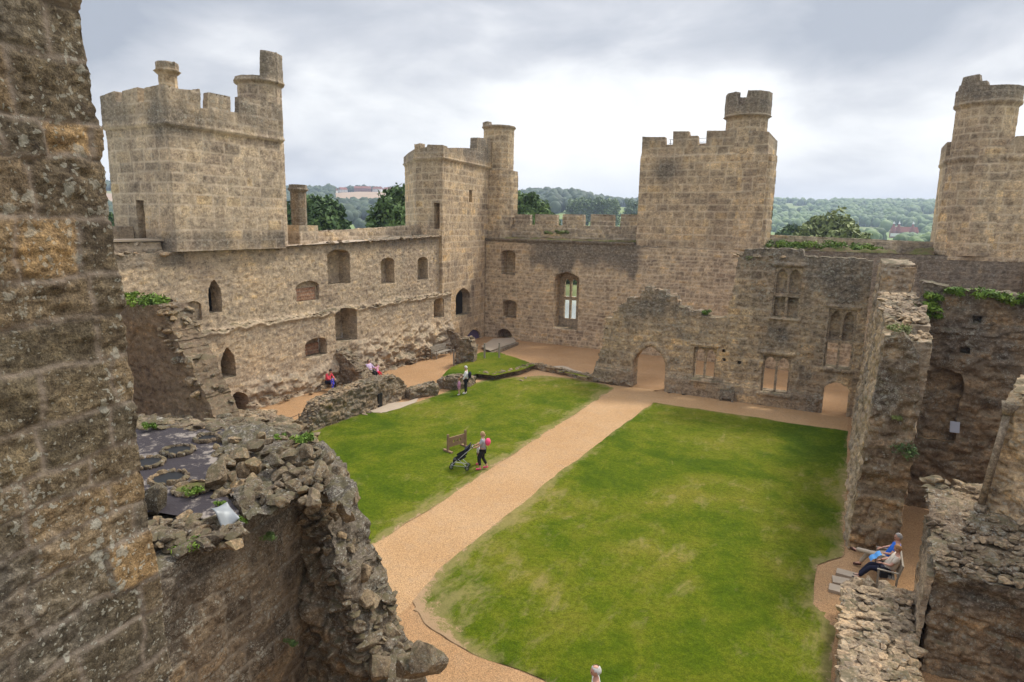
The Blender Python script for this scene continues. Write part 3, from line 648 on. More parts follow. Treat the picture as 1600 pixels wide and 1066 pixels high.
holes = [dict(poly=erect(333, 354, 437, 490, .9), depth=3.), dict(poly=erect(345, 368, 543, 591, .9), depth=3.), dict(poly=erect(357, 386, 612, 650, .45), depth=3.),
         dict(poly=erect(296, 323, 471, 503, .25), depth=.55), dict(poly=erect(470, 506, 440, 471, .35, False), depth=.6), dict(poly=erect(477, 511, 528, 557, .35, False), depth=.7),
         dict(poly=erect(519, 554, 390, 445, .35, False), depth=1.35), dict(poly=erect(524, 558, 482, 534, .3, False), depth=1.35), dict(poly=erect(602, 623, 403, 444, .3, False), depth=1.2),
         dict(poly=erect(659, 675, 402, 438, .3, False), depth=1.2), dict(poly=erect(678, 694, 466, 497, .25, False), depth=1.2), dict(poly=erect(196, 218, 461, 500, .5), depth=.8)]
holes[11]['poly'] = arch(eo(196, 480)[0], eo(221, 480)[0], 6.0, eo(205, 466)[1], .6)
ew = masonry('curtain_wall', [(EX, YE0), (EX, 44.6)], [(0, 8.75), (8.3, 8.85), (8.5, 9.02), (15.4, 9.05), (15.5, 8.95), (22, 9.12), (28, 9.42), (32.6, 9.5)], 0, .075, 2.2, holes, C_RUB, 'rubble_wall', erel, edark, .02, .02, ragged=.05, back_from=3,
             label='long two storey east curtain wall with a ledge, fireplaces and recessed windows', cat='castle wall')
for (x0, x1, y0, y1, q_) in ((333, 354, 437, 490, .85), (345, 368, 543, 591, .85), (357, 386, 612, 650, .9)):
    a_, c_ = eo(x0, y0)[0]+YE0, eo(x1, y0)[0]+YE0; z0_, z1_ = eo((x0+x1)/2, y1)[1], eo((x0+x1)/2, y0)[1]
    MB().box((EX-q_-.4, (a_+c_)/2, (z0_+z1_)/2), (.06, c_-a_+.5, z1_-z0_+.4)).build('door', 'black_pupil_shade', ew)  # black panel, no door leaf: paints the unlit room behind the arch
# brick linings of the two fireplaces
for i, (x0, x1, y0, y1) in enumerate([(472, 504, 444, 470), (479, 509, 532, 556)]):
    a_, c_ = eo(x0, y0)[0]+YE0-.25, eo(x1, y0)[0]+YE0-.1; zb, zt = eo((x0+x1)/2, y1)[1], eo((x0+x1)/2, y0)[1]
    lf = masonry('fireplace_lining', [(EX-.54, a_+.1), (EX-.54, c_)], zt-.25, zb, .05, .05, (), C_BRICK, 'brick_lining', None, None, .01, .012, parent=ew, back_from=99)
# slit lights at the left of the two tall window recesses: deep-set panes of daylight with green beyond would be hidden by the reveal; frames only
cap_line('capping_stones', [(EX-.1, 27.5), (EX-.1, 44)], lambda s: np.interp(s, [0, 17], [8.98, 9.45]), 1.0, .17, .55, 'capping', ew)
cap_line('ledge_stones', [(EX+.05, 13), (EX+.05, 43.8)], lambda s: float(ELE(np.array([s+1.]))[()]), .28, .13, 1.0, 'capping', ew)
cap_line('plinth_stones', [(EX+.65, 21.5), (EX+.65, 44.0)], lambda s: .85-.75*random.random()**.7, .3, .13, .9, 'low_rubble', ew)
cap_line('capping_stones', [(EX-.1, 13), (EX-.1, 20.2)], lambda s: 8.82, 1.4, .2, .7, 'capping', ew)
# pink wall walk and outer parapet
wk = sheet('wall_walk', [(EX-2.3, 27.3), (EX-.15, 27.3), (EX-.15, 44.3), (EX-2.3, 44.3)], 9.0, 'slab_stone', .4, hf=lambda X, Y: (Y-27.3)*.027+.02*fbm(X*2, Y*2)); 
wk.parent = ew; del wk['kind']
masonry('parapet_wall', [(EX-2.25, 27.5), (EX-2.25, 44)], [(0, 9.72), (6, 9.85), (16.5, 10.3)], 8.7, .1, .35, (), C_MER, 'ashlar_grey', None, None, .03, .02, ragged=.04, label='low outer parapet of the east wall between chimney column and corner tower', cat='parapet')
# stepped walk left of the north east tower
wl_ = masonry('wall_walk_block', [(EX-.9, 12), (EX-.9, 20.2)], 9.35, 8.6, .1, 1.1, (), C_RUBB, 'rubble_wall', None, lambda s, z: s*0+.5, .05, .05, ragged=.05, parent=ew)
mkb = MB().box((EX-1.6, 16.3, 9.43), (1.5, 8, .09)); o = mkb.build('walk_slab', 'slab_stone'); o.parent = ew
masonry('parapet_wall', [(EX-3.2, 12), (EX-3.2, 20.3)], 10.05, 9.0, .12, .35, (), C_MER, 'ashlar_grey', None, lambda s, z: s*0+.6, .03, .03, label='short dark parapet left of the battlemented tower', cat='parapet')

# ================================================================== TOWERS
def ngon(cx_, cy_, r, n=10, a0=0.): return [(cx_+r*cos(a0+2*pi*i/n), cy_+r*sin(a0+2*pi*i/n)) for i in range(n)]
def roof(parent, poly, z, name='roof'):
    n = len(poly); o = mkmesh(name, [(x, y, z) for x, y in poly], None, [(0, i, i+1) for i in range(1, n-1)], 'slab_stone', None, None, False); o.parent = parent; o.matrix_parent_inverse = Matrix.Translation(parent.location).inverted(); return o
def turret(parent, cx_, cy_, r, z0, zs, ztf, cell, n=12, name='turret', mat='ashlar_warm', cr=None, flare=.10, a0=.1, drk=None):
    """zs: level of the string course; ztf(angle)->top height"""
    path = ngon(cx_, cy_, r, n, a0); per = 2*r*math.sin(pi/n)*n
    tops = []
    for i in range(97):
        t = i/96; tops.append((per*t, ztf((a0+2*pi*t) % (2*pi))))
    def rel(S, Z): return flare*smooth(zs-.02, zs+.06, Z)+.12*np.exp(-((Z-zs)/.09)**4)
    o = masonry(name, path, tops, z0, cell, .38, (), cr or C_ASH2, mat, rel, drk or (lambda s, z: .35+.55*smooth(zs-.6, zs+.6, z)), .012, .012, closed=True, parent=parent, back_from=zs-.3)
    roof(parent, ngon(cx_, cy_, r-.1, n, a0), zs-.1, 'turret_roof'); return o
def rim(top, lows):       # battlement round a turret
    def f(a_):
        for lo, hi, z in lows:
            if lo <= a_ <= hi: return z
        return top
    return f

# --- north east tower (the big one at the left)
T = empty('square_tower', (EX, 20.35, 0)); tag(T, 'square battlemented tower with a chimney stack and tall stair turret, leftmost of the towers', 'castle tower')
yN, xL = 20.35, -34.05
def nf(x, y): p_ = gy(x, y, yN); return (p_[0]-xL, p_[2])
def wf(x, y): p_ = gx(x, y, EX); return (4.85+p_[1]-yN, p_[2])
zc_ = wf(300, 199)[1]
top = [nf(162, 150), nf(183, 142), nf(183.5, 160), nf(193, 160), nf(193.5, 143), nf(217, 137), nf(217.5, 160), nf(228, 160), nf(228.5, 138), (4.85, nf(254, 132)[1]), wf(278, 139), wf(304, 141), wf(305, 147), wf(306, 139), wf(311, 139), wf(311.5, 169), wf(322.5, 170), wf(323, 144), wf(358, 151), wf(358.5, 175), wf(372, 176), wf(372.5, 151), wf(411, 158), (11.8, wf(411, 158)[1]), (11.9, 15.9), (16.3, 15.9), (16.4, 15.9), (23, 15.9), (23.3, nf(162, 150)[1])]
def crel(S, Z): return .09*smooth(zc_-.03, zc_+.12, Z)+.10*np.exp(-((Z-zc_)/.10)**4)
def ndark(S, Z): return .30+.25*fbm(S*.35, Z*.2, None, 41, 3)+.35*np.exp(-((Z-9.4)/.5)**2)+.40*smooth(zc_-.2, zc_+.5, Z)+.75*np.exp(-((Z-zc_)/.8)**2)*smooth(3.0, 4.0, S+0*Z)*smooth(9, 5, S)+.15*smooth(11, 9.2, Z)
slit = [nf(212, 313), nf(222, 313), nf(228, 378), nf(219, 379)]
slit = [(slit[0][0], slit[2][1]), (slit[0][0]+.62, slit[2][1]), (slit[0][0]+.62, slit[0][1]), (slit[0][0], slit[0][1])]
path = [(xL, yN), (EX-.03, yN), (EX-.03, 27.25), (xL, 27.25)]
masonry('wall', path, top, 8.9, .075, .28, [dict(poly=slit, depth=1.2)], C_ASH, 'ashlar_grey', crel, ndark, .012, .014, closed=True, parent=T, back_from=zc_-.6, label=None)
roof(T, path, zc_-.1)
def p1(a_):   # turret: ruined high on the far-right side
    return gx(425, 90, -30.3)[2] if (a_ > 1.0 and a_ < 3.2) or a_ > 5.9 or a_ < 1.0 else gx(385, 119, -30.6)[2]
zt1, zt0 = gx(425, 91, -30.5)[2], gx(385, 119, -30.5)[2]
turret(T, -30.62, gx(404, 110, -30.62)[1], 1.20, 9.0, gx(400, 129, -30.4)[2], lambda a_: zt1 if (a_ < 2.2 or a_ > 5.62) else zt0, .075, mat='ashlar_grey')
turret(T, -30.05, 21.15, .42, 16.2, gx(256, 112, -30.0)[2], lambda a_: gx(256, 97, -30.0)[2], .06, 8, 'chimney_stack', flare=.08)

# --- chimney column on the east wall
T = empty('chimney_column', (-30.9, 29.8, 9)); tag(T, 'tall free standing octagonal chimney column on the east wall walk', 'chimney')
cxm = gx(467, 330, -30.9); zb_ = gx(467, 352, -30.9)[2]
turret(T, -30.9, cxm[1], .47, 9.0, gx(467, 297, -30.9)[2], lambda a_: gx(467, 289, -30.9)[2], .07, 8, 'shaft', flare=.06, drk=lambda s, z: s*0+.95)
masonry('plinth', ngon(-30.9, cxm[1], 1.1, 4, pi/4), zb_, 8.9, .08, .6, (), C_ASH2, 'ashlar_grey', None, lambda s, z: s*0+.4, .012, .014, closed=True, parent=T)

# --- corner tower (south east)
T = empty('corner_tower', (-30.1, 48, 0)); tag(T, 'round backed corner tower with slit windows where the east and south walls meet', 'castle tower')
B0, B1 = np.array([-29.32, 43.45]), np.array([-30.50, 54.6]); dB = (B1-B0)/np.linalg.norm(B1-B0)
def cface(x, y):   # sight line on the chamfer plane
    d = ray(x, y); n2 = np.array([dB[1], -dB[0]]); k = (n2@(B0-CP[:2]))/(n2@d[:2]); p_ = CP+d*k; return ((p_[:2]-B0)@dB, p_[2])
def cN(x, y): p_ = gy(x, y, 43.45); return (p_[0]+31.85, p_[2])
s0 = 31.85-29.32
def cf(x, y): q = cface(x, y); return (q[0]+s0, q[1])
def carch(x0, x1, y0, y1, rise, pointed=True): a_, c_ = cf(x0, (y0+y1)/2)[0], cf(x1, (y0+y1)/2)[0]; return arch(a_, c_, cf((x0+x1)/2, y1)[1], cf((x0+x1)/2, y0)[1], rise, pointed=pointed)
zc_c = cf(720, 254)[1]
top = [cN(650, 226), cN(657, 224), cN(657.5, 232), cN(668, 230), cN(669, 226), (s0, cN(690, 227)[1]), cf(697, 229), cf(698, 232), cf(708, 231), cf(744, 232), cf(745, 215), cf(775, 218), (s0+11.3, 15.5), (20, 15.5), (34, 16.2)]
path = [(-31.85, 43.45), tuple(B0), tuple(B1), (-31.5, 56.8), (-34.5, 57.8), (-37, 56), (-37.6, 52), (-36, 47.5), (-33.6, 45.2)]
sl = lambda x0, x1, y0, y1: [(cf(x0, 0)[0], cf(x0, y1)[1]), (cf(x1, 0)[0], cf(x0, y1)[1]), (cf(x1, 0)[0], cf(x0, y0)[1]), (cf(x0, 0)[0], cf(x0, y0)[1])]
q0 = cN(678, 317); q1 = cN(687, 358)
ch = [dict(poly=carch(712, 734, 450, 493, .8), depth=3.), dict(poly=carch(727, 751, 515, 560, .9), depth=.35), dict(poly=sl(735, 740, 297, 316), depth=2.5),
      dict(poly=[(q0[0], q1[1]), (q1[0], q1[1]), (q1[0], q0[1]), (q0[0], q0[1])], depth=.9)]
def ccrel(S, Z): return .10*smooth(zc_c-.02, zc_c+.08, Z)+.14*np.exp(-((Z-zc_c)/.1)**4)
masonry('wall', path, top, 0, .085, .6, ch, C_ASH, 'ashlar_warm', ccrel, lambda S, Z: .25+.5*smooth(14.5, 16.5, Z)+.25*fbm(S*.4, Z*.3, None, 5, 3), .012, .014, closed=True, parent=T, back_from=zc_c-.4)
roof(T, path, zc_c-.1)
turret(T, -30.25, 54.15, 1.42, 9.1, gy(778, 201, 54)[2], lambda a_: gy(770, 193, 54)[2] if 3.2 < a_ < 4.5 else gy(778, 198, 54)[2], .085)
masonry('turret_base', ngon(-30.05, 54.1, 1.75, 10, .2), gy(790, 268, 54)[2], 9.1, .09, .5, (), C_ASH2, 'ashlar_warm', None, None, .03, .02, closed=True, parent=T)
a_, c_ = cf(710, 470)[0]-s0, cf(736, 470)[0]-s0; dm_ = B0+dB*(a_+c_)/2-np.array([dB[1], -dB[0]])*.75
o = MB().box((dm_[0], dm_[1], (cf(720, 450)[1]+cf(720, 493)[1])/2), (c_-a_+.4, .06, 2.8), atan2(dB[1], dB[0])).build('door', 'black_pupil_shade'); o.parent = T; o.matrix_parent_inverse = Matrix.Translation(T.location).inverted()  # black panel added to paint the dark depth of the corner doorway
# purple board door in the low arch
a_, c_ = cf(727, 530)[0]-s0, cf(751, 530)[0]-s0; dm_ = B0+dB*(a_+c_)/2-np.array([dB[1], -dB[0]])*.2
d_ = MB(); wid = c_-a_; ang = atan2(dB[1], dB[0])
for k in range(5): d_.box((dm_[0]+dB[0]*(k-2)*wid/5, dm_[1]+dB[1]*(k-2)*wid/5, .95), (wid/5-.015, .05, 1.9), ang)
o = d_.build('door', 'door_purple'); o.parent = T; o.matrix_parent_inverse = Matrix.Translation(T.location).inverted(); tag(o, 'low purple boarded door')

# --- south curtain wall
XS0 = SX
def so_(x, y): p_ = gy(x, y, SY); return (p_[0]-XS0, p_[2])
def sarch(x0, x1, y0, y1, rise=None, pointed=False): a_, c_ = so_(x0, (y0+y1)/2)[0], so_(x1, (y0+y1)/2)[0]; return arch(a_, c_, so_((x0+x1)/2, y1)[1], so_((x0+x1)/2, y0)[1], rise, pointed=pointed)
sh = [dict(poly=sarch(783, 805, 391, 429, .3), depth=1.1), dict(poly=sarch(785, 807, 469, 497, .3), depth=1.1), dict(poly=sarch(777, 799, 514, 541, .5), depth=1.3), dict(poly=sarch(865, 904, 425, 514, .6, True), depth=None)]
def sdark(S, Z):
    X = S+XS0; base = .12+.2*fbm(S*.4, Z*.4, None, 6, 3)
    band = .95*smooth(5.9, 8.0, Z+1.0*fbm(S*.6, S*0, None, 21, 3))*smooth(-27.5, -24, X)*(1-smooth(-16.5, -14.8, X))
    right = .8*(X > -5)*smooth(3, 6, Z); return base+.1+1.15*band+right+.8*smooth(8.7, 8.95, Z)-.1
def srel(S, Z): return .12*smooth(8.93, 8.98, Z)*(1-smooth(14.0, 14.3, S))
sw = masonry('curtain_wall', [(XS0, SY), (14, SY)], [(0, 9.2), (13.9, 9.15), (14.2, 8.95), (24.3, 8.95), (24.6, 9.0), (44, 8.9)], 0, .085, 1.6, sh, C_RUBB, 'ashlar_warm', srel, sdark, .018, .014, ragged=.04, back_from=0,
             label='far south curtain wall with dark stained top and a tall mullioned window', cat='castle wall')
# the window wall set at the back of the tall recess
wx0, wx1 = so_(862, 470)[0]+XS0, so_(907, 470)[0]+XS0; zb_, zt_ = so_(885, 516)[1], so_(885, 422)[1]
yb = SY+1.25
def wo(x, y): p_ = gy(x, y, yb); return (p_[0]-(wx0-.6), p_[2])
lights = []
for x0, x1 in ((881.5, 889.5), (892, 900.5)):
    a_, c_ = wo(x0, 470)[0], wo(x1, 470)[0]
    lights += [dict(poly=arch(a_, c_, wo(890, 464)[1], wo(890, 436)[1], .35), depth=None), dict(poly=[(a_, wo(890, 498)[1]), (c_, wo(890, 498)[1]), (c_, wo(890, 469)[1]), (a_, wo(890, 469)[1])], depth=None)]
masonry('window', [(wx0-.6, yb), (wx1+.8, yb)], zt_+.3, zb_-.6, .045, .28, lights, C_BIG, 'tracery', None, None, .01, .01, parent=sw)
MB().box(((wx0+wx1)/2, SY+.75, zb_-.25), (wx1-wx0+.3, 1.2, .5)).build('window_seat', 'slab_stone', sw)
# mossy wall walk + parapets
def strip(name, x0, x1, y0, y1, z, hz=.10, par=None):
    n1_, n2_ = int((x1-x0)/.15), int((y1-y0)/.15)+1; X, Y = np.meshgrid(np.linspace(x0, x1, n1_), np.linspace(y0, y1, n2_), indexing='ij')
    Z = z+hz*(fbm(X*1.1, Y*1.1, None, 4, 4)+.5)*np.sin(np.clip((Y-y0)/(y1-y0), 0, 1)*pi)**.5; ix = np.arange(X.size).reshape(X.shape)
    Q = np.stack([ix[:-1, :-1], ix[1:, :-1], ix[1:, 1:], ix[:-1, 1:]], -1).reshape(-1, 4); o = mkmesh(name, np.stack([X, Y, Z], -1).reshape(-1, 3), Q, None, 'turf_top'); tag(o, kind='stuff', label='brown and green turf growing along the wall top', cat='turf'); return o
strip('turf', -29.9, -15.95, SY+.05, SY+1.9, 9.18, .16); strip('turf', -6.0, 4.6, SY-.02, SY+1.9, 8.98, .30)
def mz(x, y): return gy(x, y, 53.7)[2]
def mX(x): return gy(x, 340, 53.7)[0]
pts = []; base_z = mz(900, 353)
for x0, x1 in ((803, 828), (836, 870), (879, 912), (923, 959), (970, 1003)):
    a_, c_ = mX(x0), mX(x1); pts += [(a_-.01, base_z), (a_, mz((x0+x1)/2, 335)), (c_, mz((x0+x1)/2, 335.5)), (c_+.01, base_z)]
pw = masonry('battlement', [(-29.5, 53.7), (-15.2, 53.7)], [(p_[0]+29.5, p_[1]) for p_ in pts], 8.9, .075, .5, (), C_MER, 'ashlar_grey', None, lambda s, z: .2+.3*smooth(10.5, 11.2, z), .03, .03, label='low battlement of five merlons on the far wall between two towers', cat='battlement')
q = [gy(1205, 367, 53.7), gy(1457, 378, 53.7)]
masonry('parapet_wall', [(q[0][0]-.4, 53.7), (q[1][0]+.4, 53.7)], [(0, q[0][2]), (10, q[1][2])], 8.8, .08, .45, (), C_MER, 'ashlar_grey', None, lambda s, z: .15+.5*(s > 8.8), .03, .03, label='plain low parapet on the far wall right of the middle tower', cat='parapet')

# --- middle south tower
T = empty('square_tower', (-11, SY, 0)); tag(T, 'square tower with open battlements and right hand turret amid the far wall', 'castle tower')
xa, xb = -16.0, -6.45
def mf(x, y): p_ = gy(x, y, SY); return (p_[0]-xa, p_[2])
top = [mf(1003, 214), mf(1039, 214), mf(1039.5, 227), mf(1051, 227), mf(1051.5, 205), mf(1076, 205), mf(1077, 212), mf(1090, 212), mf(1091, 227), mf(1103, 227), mf(1104, 204), mf(1165, 204), (9.9, 17.4), (25, 17.4), (30, 17)]
def mdark(S, Z): return .22+.3*np.exp(-((Z-9.3)/.4)**2)+.45*smooth(15.5, 17.3, Z)+.8*np.exp(-((S-2.0)/1.3)**2-((Z-14.9)/1.1)**2)+.15*fbm(S*.5, Z*.4, None, 9, 3)
masonry('wall', [(xa, SY), (xb, SY), (xb, 57.5), (xa, 57.5)], top, 8.9, .085, .55, (), C_ASH, 'ashlar_warm', lambda S, Z: -.06*smooth(15.9, 16.1, Z), mdark, .012, .014, closed=True, parent=T, back_from=15.5)
roof(T, [(xa, SY), (xb, SY), (xb, 57.5), (xa, 57.5)], 15.7)
zt_ = gy(1168, 147, 53)[2]; zs_ = gy(1168, 184, 53)[2]
turret(T, gy(1169, 165, 53.25)[0], 53.25, 1.50, 9.1, zs_, rim(zt_, [(4.3, 4.75, zt_-.95)]), .08, flare=.16)
masonry('turret_base', ngon(-7.75, 53.35, 1.78, 8, .2), gy(1185, 243, 53)[2], 8.9, .085, .5, (), C_ASH2, 'ashlar_warm', None, None, .03, .02, closed=True, parent=T)
r_ = MB(); z1_, z2_ = mf(1045, 216)[1], mf(1045, 222)[1]
for z in (z1_, z2_): r_.tube((xa+2.0, SY+.9, z), (xa+6.3, SY+.9, z), .025)
r_.tube((xa+2.1, SY+.9, 15.6), (xa+2.1, SY+.9, z1_), .03); r_.tube((xa+6.2, SY+.9, 15.6), (xa+6.2, SY+.9, z1_), .03); o = r_.build('handrail', 'steel', T); o.matrix_parent_inverse = Matrix.Translation(T.location).inverted()

# --- south west tower at the right edge
T = empty('corner_tower', (9, SY, 0)); tag(T, 'rightmost tower with a broad round turret above its left shoulder', 'castle tower')
path = [(4.72, 53.6), (5.35, SY-.02), (13.5, SY-.02), (13.5, 57.5), (4.72, 57.5)]
def rf_(x, y): p_ = gy(x, y, SY); return p_[0]-5.35+1.9, p_[2]
zr = rf_(1590, 213)[1]; zcr = rf_(1590, 247)[1]
masonry('wall', path, [(0, rf_(1490, 240)[1]), (1.9, rf_(1490, 236)[1]), (2.4, rf_(1500, 236)[1]), (3.6, zcr), (4.6, zr), (6.0, zr), (6.5, zr-.6), (10, zr), (30, zr)], 8.7, .08, .55, (), C_ASH, 'ashlar_warm', lambda S, Z: .08*smooth(zcr, zcr+.1, Z)+.1*np.exp(-((Z-zcr)/.1)**4), lambda S, Z: .28+.45*smooth(14, 17, Z)+.25*fbm(S*.4, Z*.3, None, 5, 3), .012, .014, closed=True, parent=T, back_from=zcr-.4)
roof(T, path, zcr-.1)
zt_ = gy(1545, 140, 53.2)[2]; zs_ = gy(1545, 165, 53.2)[2]
turret(T, gy(1545, 150, 53.5)[0], 53.5, 1.72, 14, zs_, lambda a_: zt_+(.75 if 3.6 < a_ < 4.25 else (.3 if 3.4 < a_ < 4.5 else 0)), .08, n=14, flare=.14)
masonry('turret_base', ngon(6.9, 53.6, 2.1, 10, .2), gy(1500, 232, 53)[2], 9, .08, .5, (), C_ASH2, 'ashlar_warm', None, None, .03, .02, closed=True, parent=T, lean=lambda z: (-(16.5-z)*.035*1., 0*z))

# ================================================================== HALL FRONT (south range, courtyard side)
XH0 = -16.2
def ho(x, y, Y=HY): p_ = gy(x, y, Y); return (p_[0]-XH0, p_[2])
def hbox(x0, x1, y0, y1): a_, c_ = ho(x0, (y0+y1)/2)[0], ho(x1, (y0+y1)/2)[0]; xm = (x0+x1)/2; return a_, c_, ho(xm, y1)[1], ho(xm, y0)[1]
def rect(t): return [(t[0], t[2]), (t[1], t[2]), (t[1], t[3]), (t[0], t[3])]
ab = hbox(990, 1040, 541, 602); W1 = hbox(1083, 1118, 543, 592); W2 = hbox(1190, 1234, 556, 614); W3 = hbox(1208, 1252, 417, 496); W4 = hbox(1291, 1335, 483, 576); db = hbox(1285, 1325, 597, 655)
W4l = (W4[0], W4[1], W4[2], ho(1313, 538)[1])
hh_ = [dict(poly=arch(ab[0], ab[1], -.3, ab[3], 1.25), depth=None), dict(poly=rect(W1), depth=None), dict(poly=rect(W2), depth=None), dict(poly=rect(W3), depth=.42), dict(poly=rect((W4[0], W4[1], W4l[3], W4[3])), depth=.42), dict(poly=rect(W4l), depth=None), dict(poly=arch(db[0], db[1], -.3, db[3], .5), depth=None)]
for x, y in ((1131, 548), (1131, 562), (1155, 567), (1233, 566)): t = ho(x, y); hh_.append(dict(poly=[(t[0]-.1, t[1]-.1), (t[0]+.1, t[1]-.1), (t[0]+.1, t[1]+.1), (t[0]-.1, t[1]+.1)], depth=.4))
hp = [ho(*p_) for p_ in ((926, 582), (930, 574), (931, 566), (936, 564), (937, 548), (941, 546), (942, 535), (941, 528), (943, 512), (942, 511), (942, 498), (958, 497), (959, 488), (965, 486), (966, 478), (979, 474), (980, 466), (1000, 463), (1001, 456), (1007, 455), (1008, 449), (1019, 448), (1020, 453), (1040, 455), (1041, 461), (1058, 464), (1060, 480), (1076, 482), (1077, 486), (1096, 487), (1098, 492), (1136, 497), (1138, 488), (1136, 486), (1140, 470), (1144, 468), (1143, 452), (1147, 450), (1148, 418), (1152, 416), (1152, 402), (1163, 400), (1164, 391), (1215, 387), (1254, 391), (1257, 401), (1310, 403), (1362, 407))]
hp[0] = (hp[0][0], .2)
for i in range(1, len(hp)): hp[i] = (max(hp[i][0], hp[i-1][0]+.01), hp[i][1])
def hrel(S, Z):
    r = .16*smooth(1.15, 1.0, Z)*(1-smooth(ab[0]-.2, ab[0], S)*(1-smooth(ab[1], ab[1]+.2, S)))*(1-smooth(db[0]-.3, db[0]-.1, S))
    for W_ in (W1, W2, W3, W4):   # hood moulds
        r = r+.10*(np.abs(Z-W_[3]-.14) < .09)*(S > W_[0]-.18)*(S < W_[1]+.18)
        r = r+.08*(np.abs(Z-W_[2]+.12) < .10)*(S > W_[0]-.15)*(S < W_[1]+.15)
    d = seg_dist(S, Z, arch(ab[0], ab[1], -.3, ab[3], 1.25))[0]; r = r+.08*smooth(.30, .26, d)*(d > .02)
    d = seg_dist(S, Z, arch(db[0], db[1], -.3, db[3], .5))[0]; r = r+.07*smooth(.2, .16, d)
    return r
def hdark(S, Z):
    n = fbm(S*.6, Z*.5, None, 13, 4)
    return .18+.48*smooth(3.0, 5.4, Z+.9*n)*(S < 8.9)+.62*smooth(6.3, 8.2, Z+.9*n+.9*smooth(12, 15, S))*(S > 8)+.35*smooth(1.3, .9, Z)+.6*np.exp(-((S-W3[0]-.5)/.9)**2-((Z-W3[2]+.9)/.8)**2)+.15*n
hw = masonry('hall_wall', [(XH0, HY), (WX+.1, HY)], hp, 0, .065, .95, hh_, C_HALL, 'hall_stone', hrel, hdark, .018, .03, ragged=.11, back_from=0,
             label='ruined hall front with pointed archway, two light windows and a stepped broken top', cat='ruined wall')
def twolight(nm, W_, y, lights_z, mull=.13, transom=None, par=hw, blank=()):
    x0, x1, z0_, z1_ = W_; xm = (x0+x1)/2; hs = []
    for a_, c_ in ((.10, (x1-x0)/2-mull/2), ((x1-x0)/2+mull/2, x1-x0-.10)):
        for lo, hi, rs in lights_z: hs.append(dict(poly=arch(a_, c_, lo, hi, rs) if rs else [(a_, lo), (c_, lo), (c_, hi), (a_, hi)], depth=None))
    return masonry('window', [(x0+XH0, y), (x1+XH0, y)], z1_, z0_, .04, .2, hs, C_BIG, 'tracery', (lambda S, Z: .05*(np.abs(Z-transom) < .09)) if transom else None, lambda s, z: s*0+.25, .006, .01, parent=par)
twolight('w', W1, HY+.22, [(W1[2]+.03, W1[3]-.12, .42)]); twolight('w', W2, HY+.22, [(W2[2]+.03, W2[3]-.12, .42)])
tz3 = ho(1230, 462)[1]; twolight('w', W3, HY+.12, [(tz3+.09, W3[3]-.12, .45), (W3[2]+.02, tz3-.09, 0)], transom=tz3)
tz4 = ho(1313, 535)[1]; twolight('w', W4, HY+.12, [(tz4+.09, W4[3]-.12, .5), (W4[2]+.02, tz4-.09, 0)], transom=tz4)
tt = [(p_[0], p_[1]) for p_ in hp if p_[1] > 3.9]
cap_line('capping_stones', [(XH0+tt[0][0], HY+.1), (XH0+8.6, HY+.1)], lambda s: np.interp(s+tt[0][0], [q[0] for q in tt], [q[1] for q in tt])-.05, .7, .17, 1.0, 'capping', hw)
cap_line('capping_stones', [(XH0+9.6, HY+.0), (XH0+12.6, HY+.0)], lambda s: 8.95, .9, .22, 1.2, 'capping', hw)
st_ = []
for k in range(26):      # broken toothing on the left end
    t = k/25; i = int(t*9); px_ = np.interp(t*9, range(10), [q[0] for q in hp[:10]]); pz = np.interp(t*9, range(10), [q[1] for q in hp[:10]])
    st_.append((px_+XH0+random.uniform(-.05, .25), HY+random.uniform(.05, .85), pz-random.uniform(0, .25), random.uniform(.13, .26), random.uniform(.13, .24), random.uniform(.1, .16), random.gauss(0, .3)))
stones('broken_end_stones', st_, 'low_rubble', 2, hw)
# foot of the wall left of the arch, drain block
ft = [(XH0+x, HY-.12, .15+.12*random.random(), random.uniform(.25, .42), .2, .2, random.gauss(0, .08)) for x in np.arange(hp[0][0]-.1, ab[0]-.2, .45)]
stones('footing_stones', ft, 'low_rubble', 2, hw)
q = ho(1137, 622)
MB().box((q[0]+XH0, HY-.25, .42), (.85, .35, .5)).box((q[0]+XH0-.35, HY-.42, .3), (.12, .1, .55)).box((q[0]+XH0+.35, HY-.42, .3), (.12, .1, .55)).build('drain_block', 'tracery', hw)
# ground strip of turf on the hall side wall top
# ================================================================== WEST RANGE (right)
YW0 = 23.2
wtop = [(0, 7.2), (1.2, 7.35), (1.25, 7.6), (5, 7.9), (10.5, 7.75), (10.6, 9.05), (17.6, 9.0)]
# wall running away from the camera; walk direction -Y so that the skin faces -X
def wrel(S, Z): return .10*fbm(S*1.2, Z*1.4, None, 23, 4)+.08*smooth(1.2, 1.0, Z)
wtp = [(40.7-YW0-s, z) for s, z in wtop][::-1]
def leanw(z): return (z*.045, z*0)
wdk = lambda S, Z: .62+.3*fbm(S*.6, Z*.5, None, 15, 3)+.25*smooth(5.5, 7.5, Z)
ww = masonry('range_wall', [(WX, 40.75), (WX, YW0)], wtp, 0, .07, 1.25, (), C_RUBB, 'hall_stone', wrel, lambda S, Z: .4+.3*fbm(S*.6, Z*.5, None, 15, 3), .05, .05, ragged=.1, back_from=0, lean=leanw,
             label='tall dark west range wall ending in a broken pier behind the bench', cat='ruined wall')
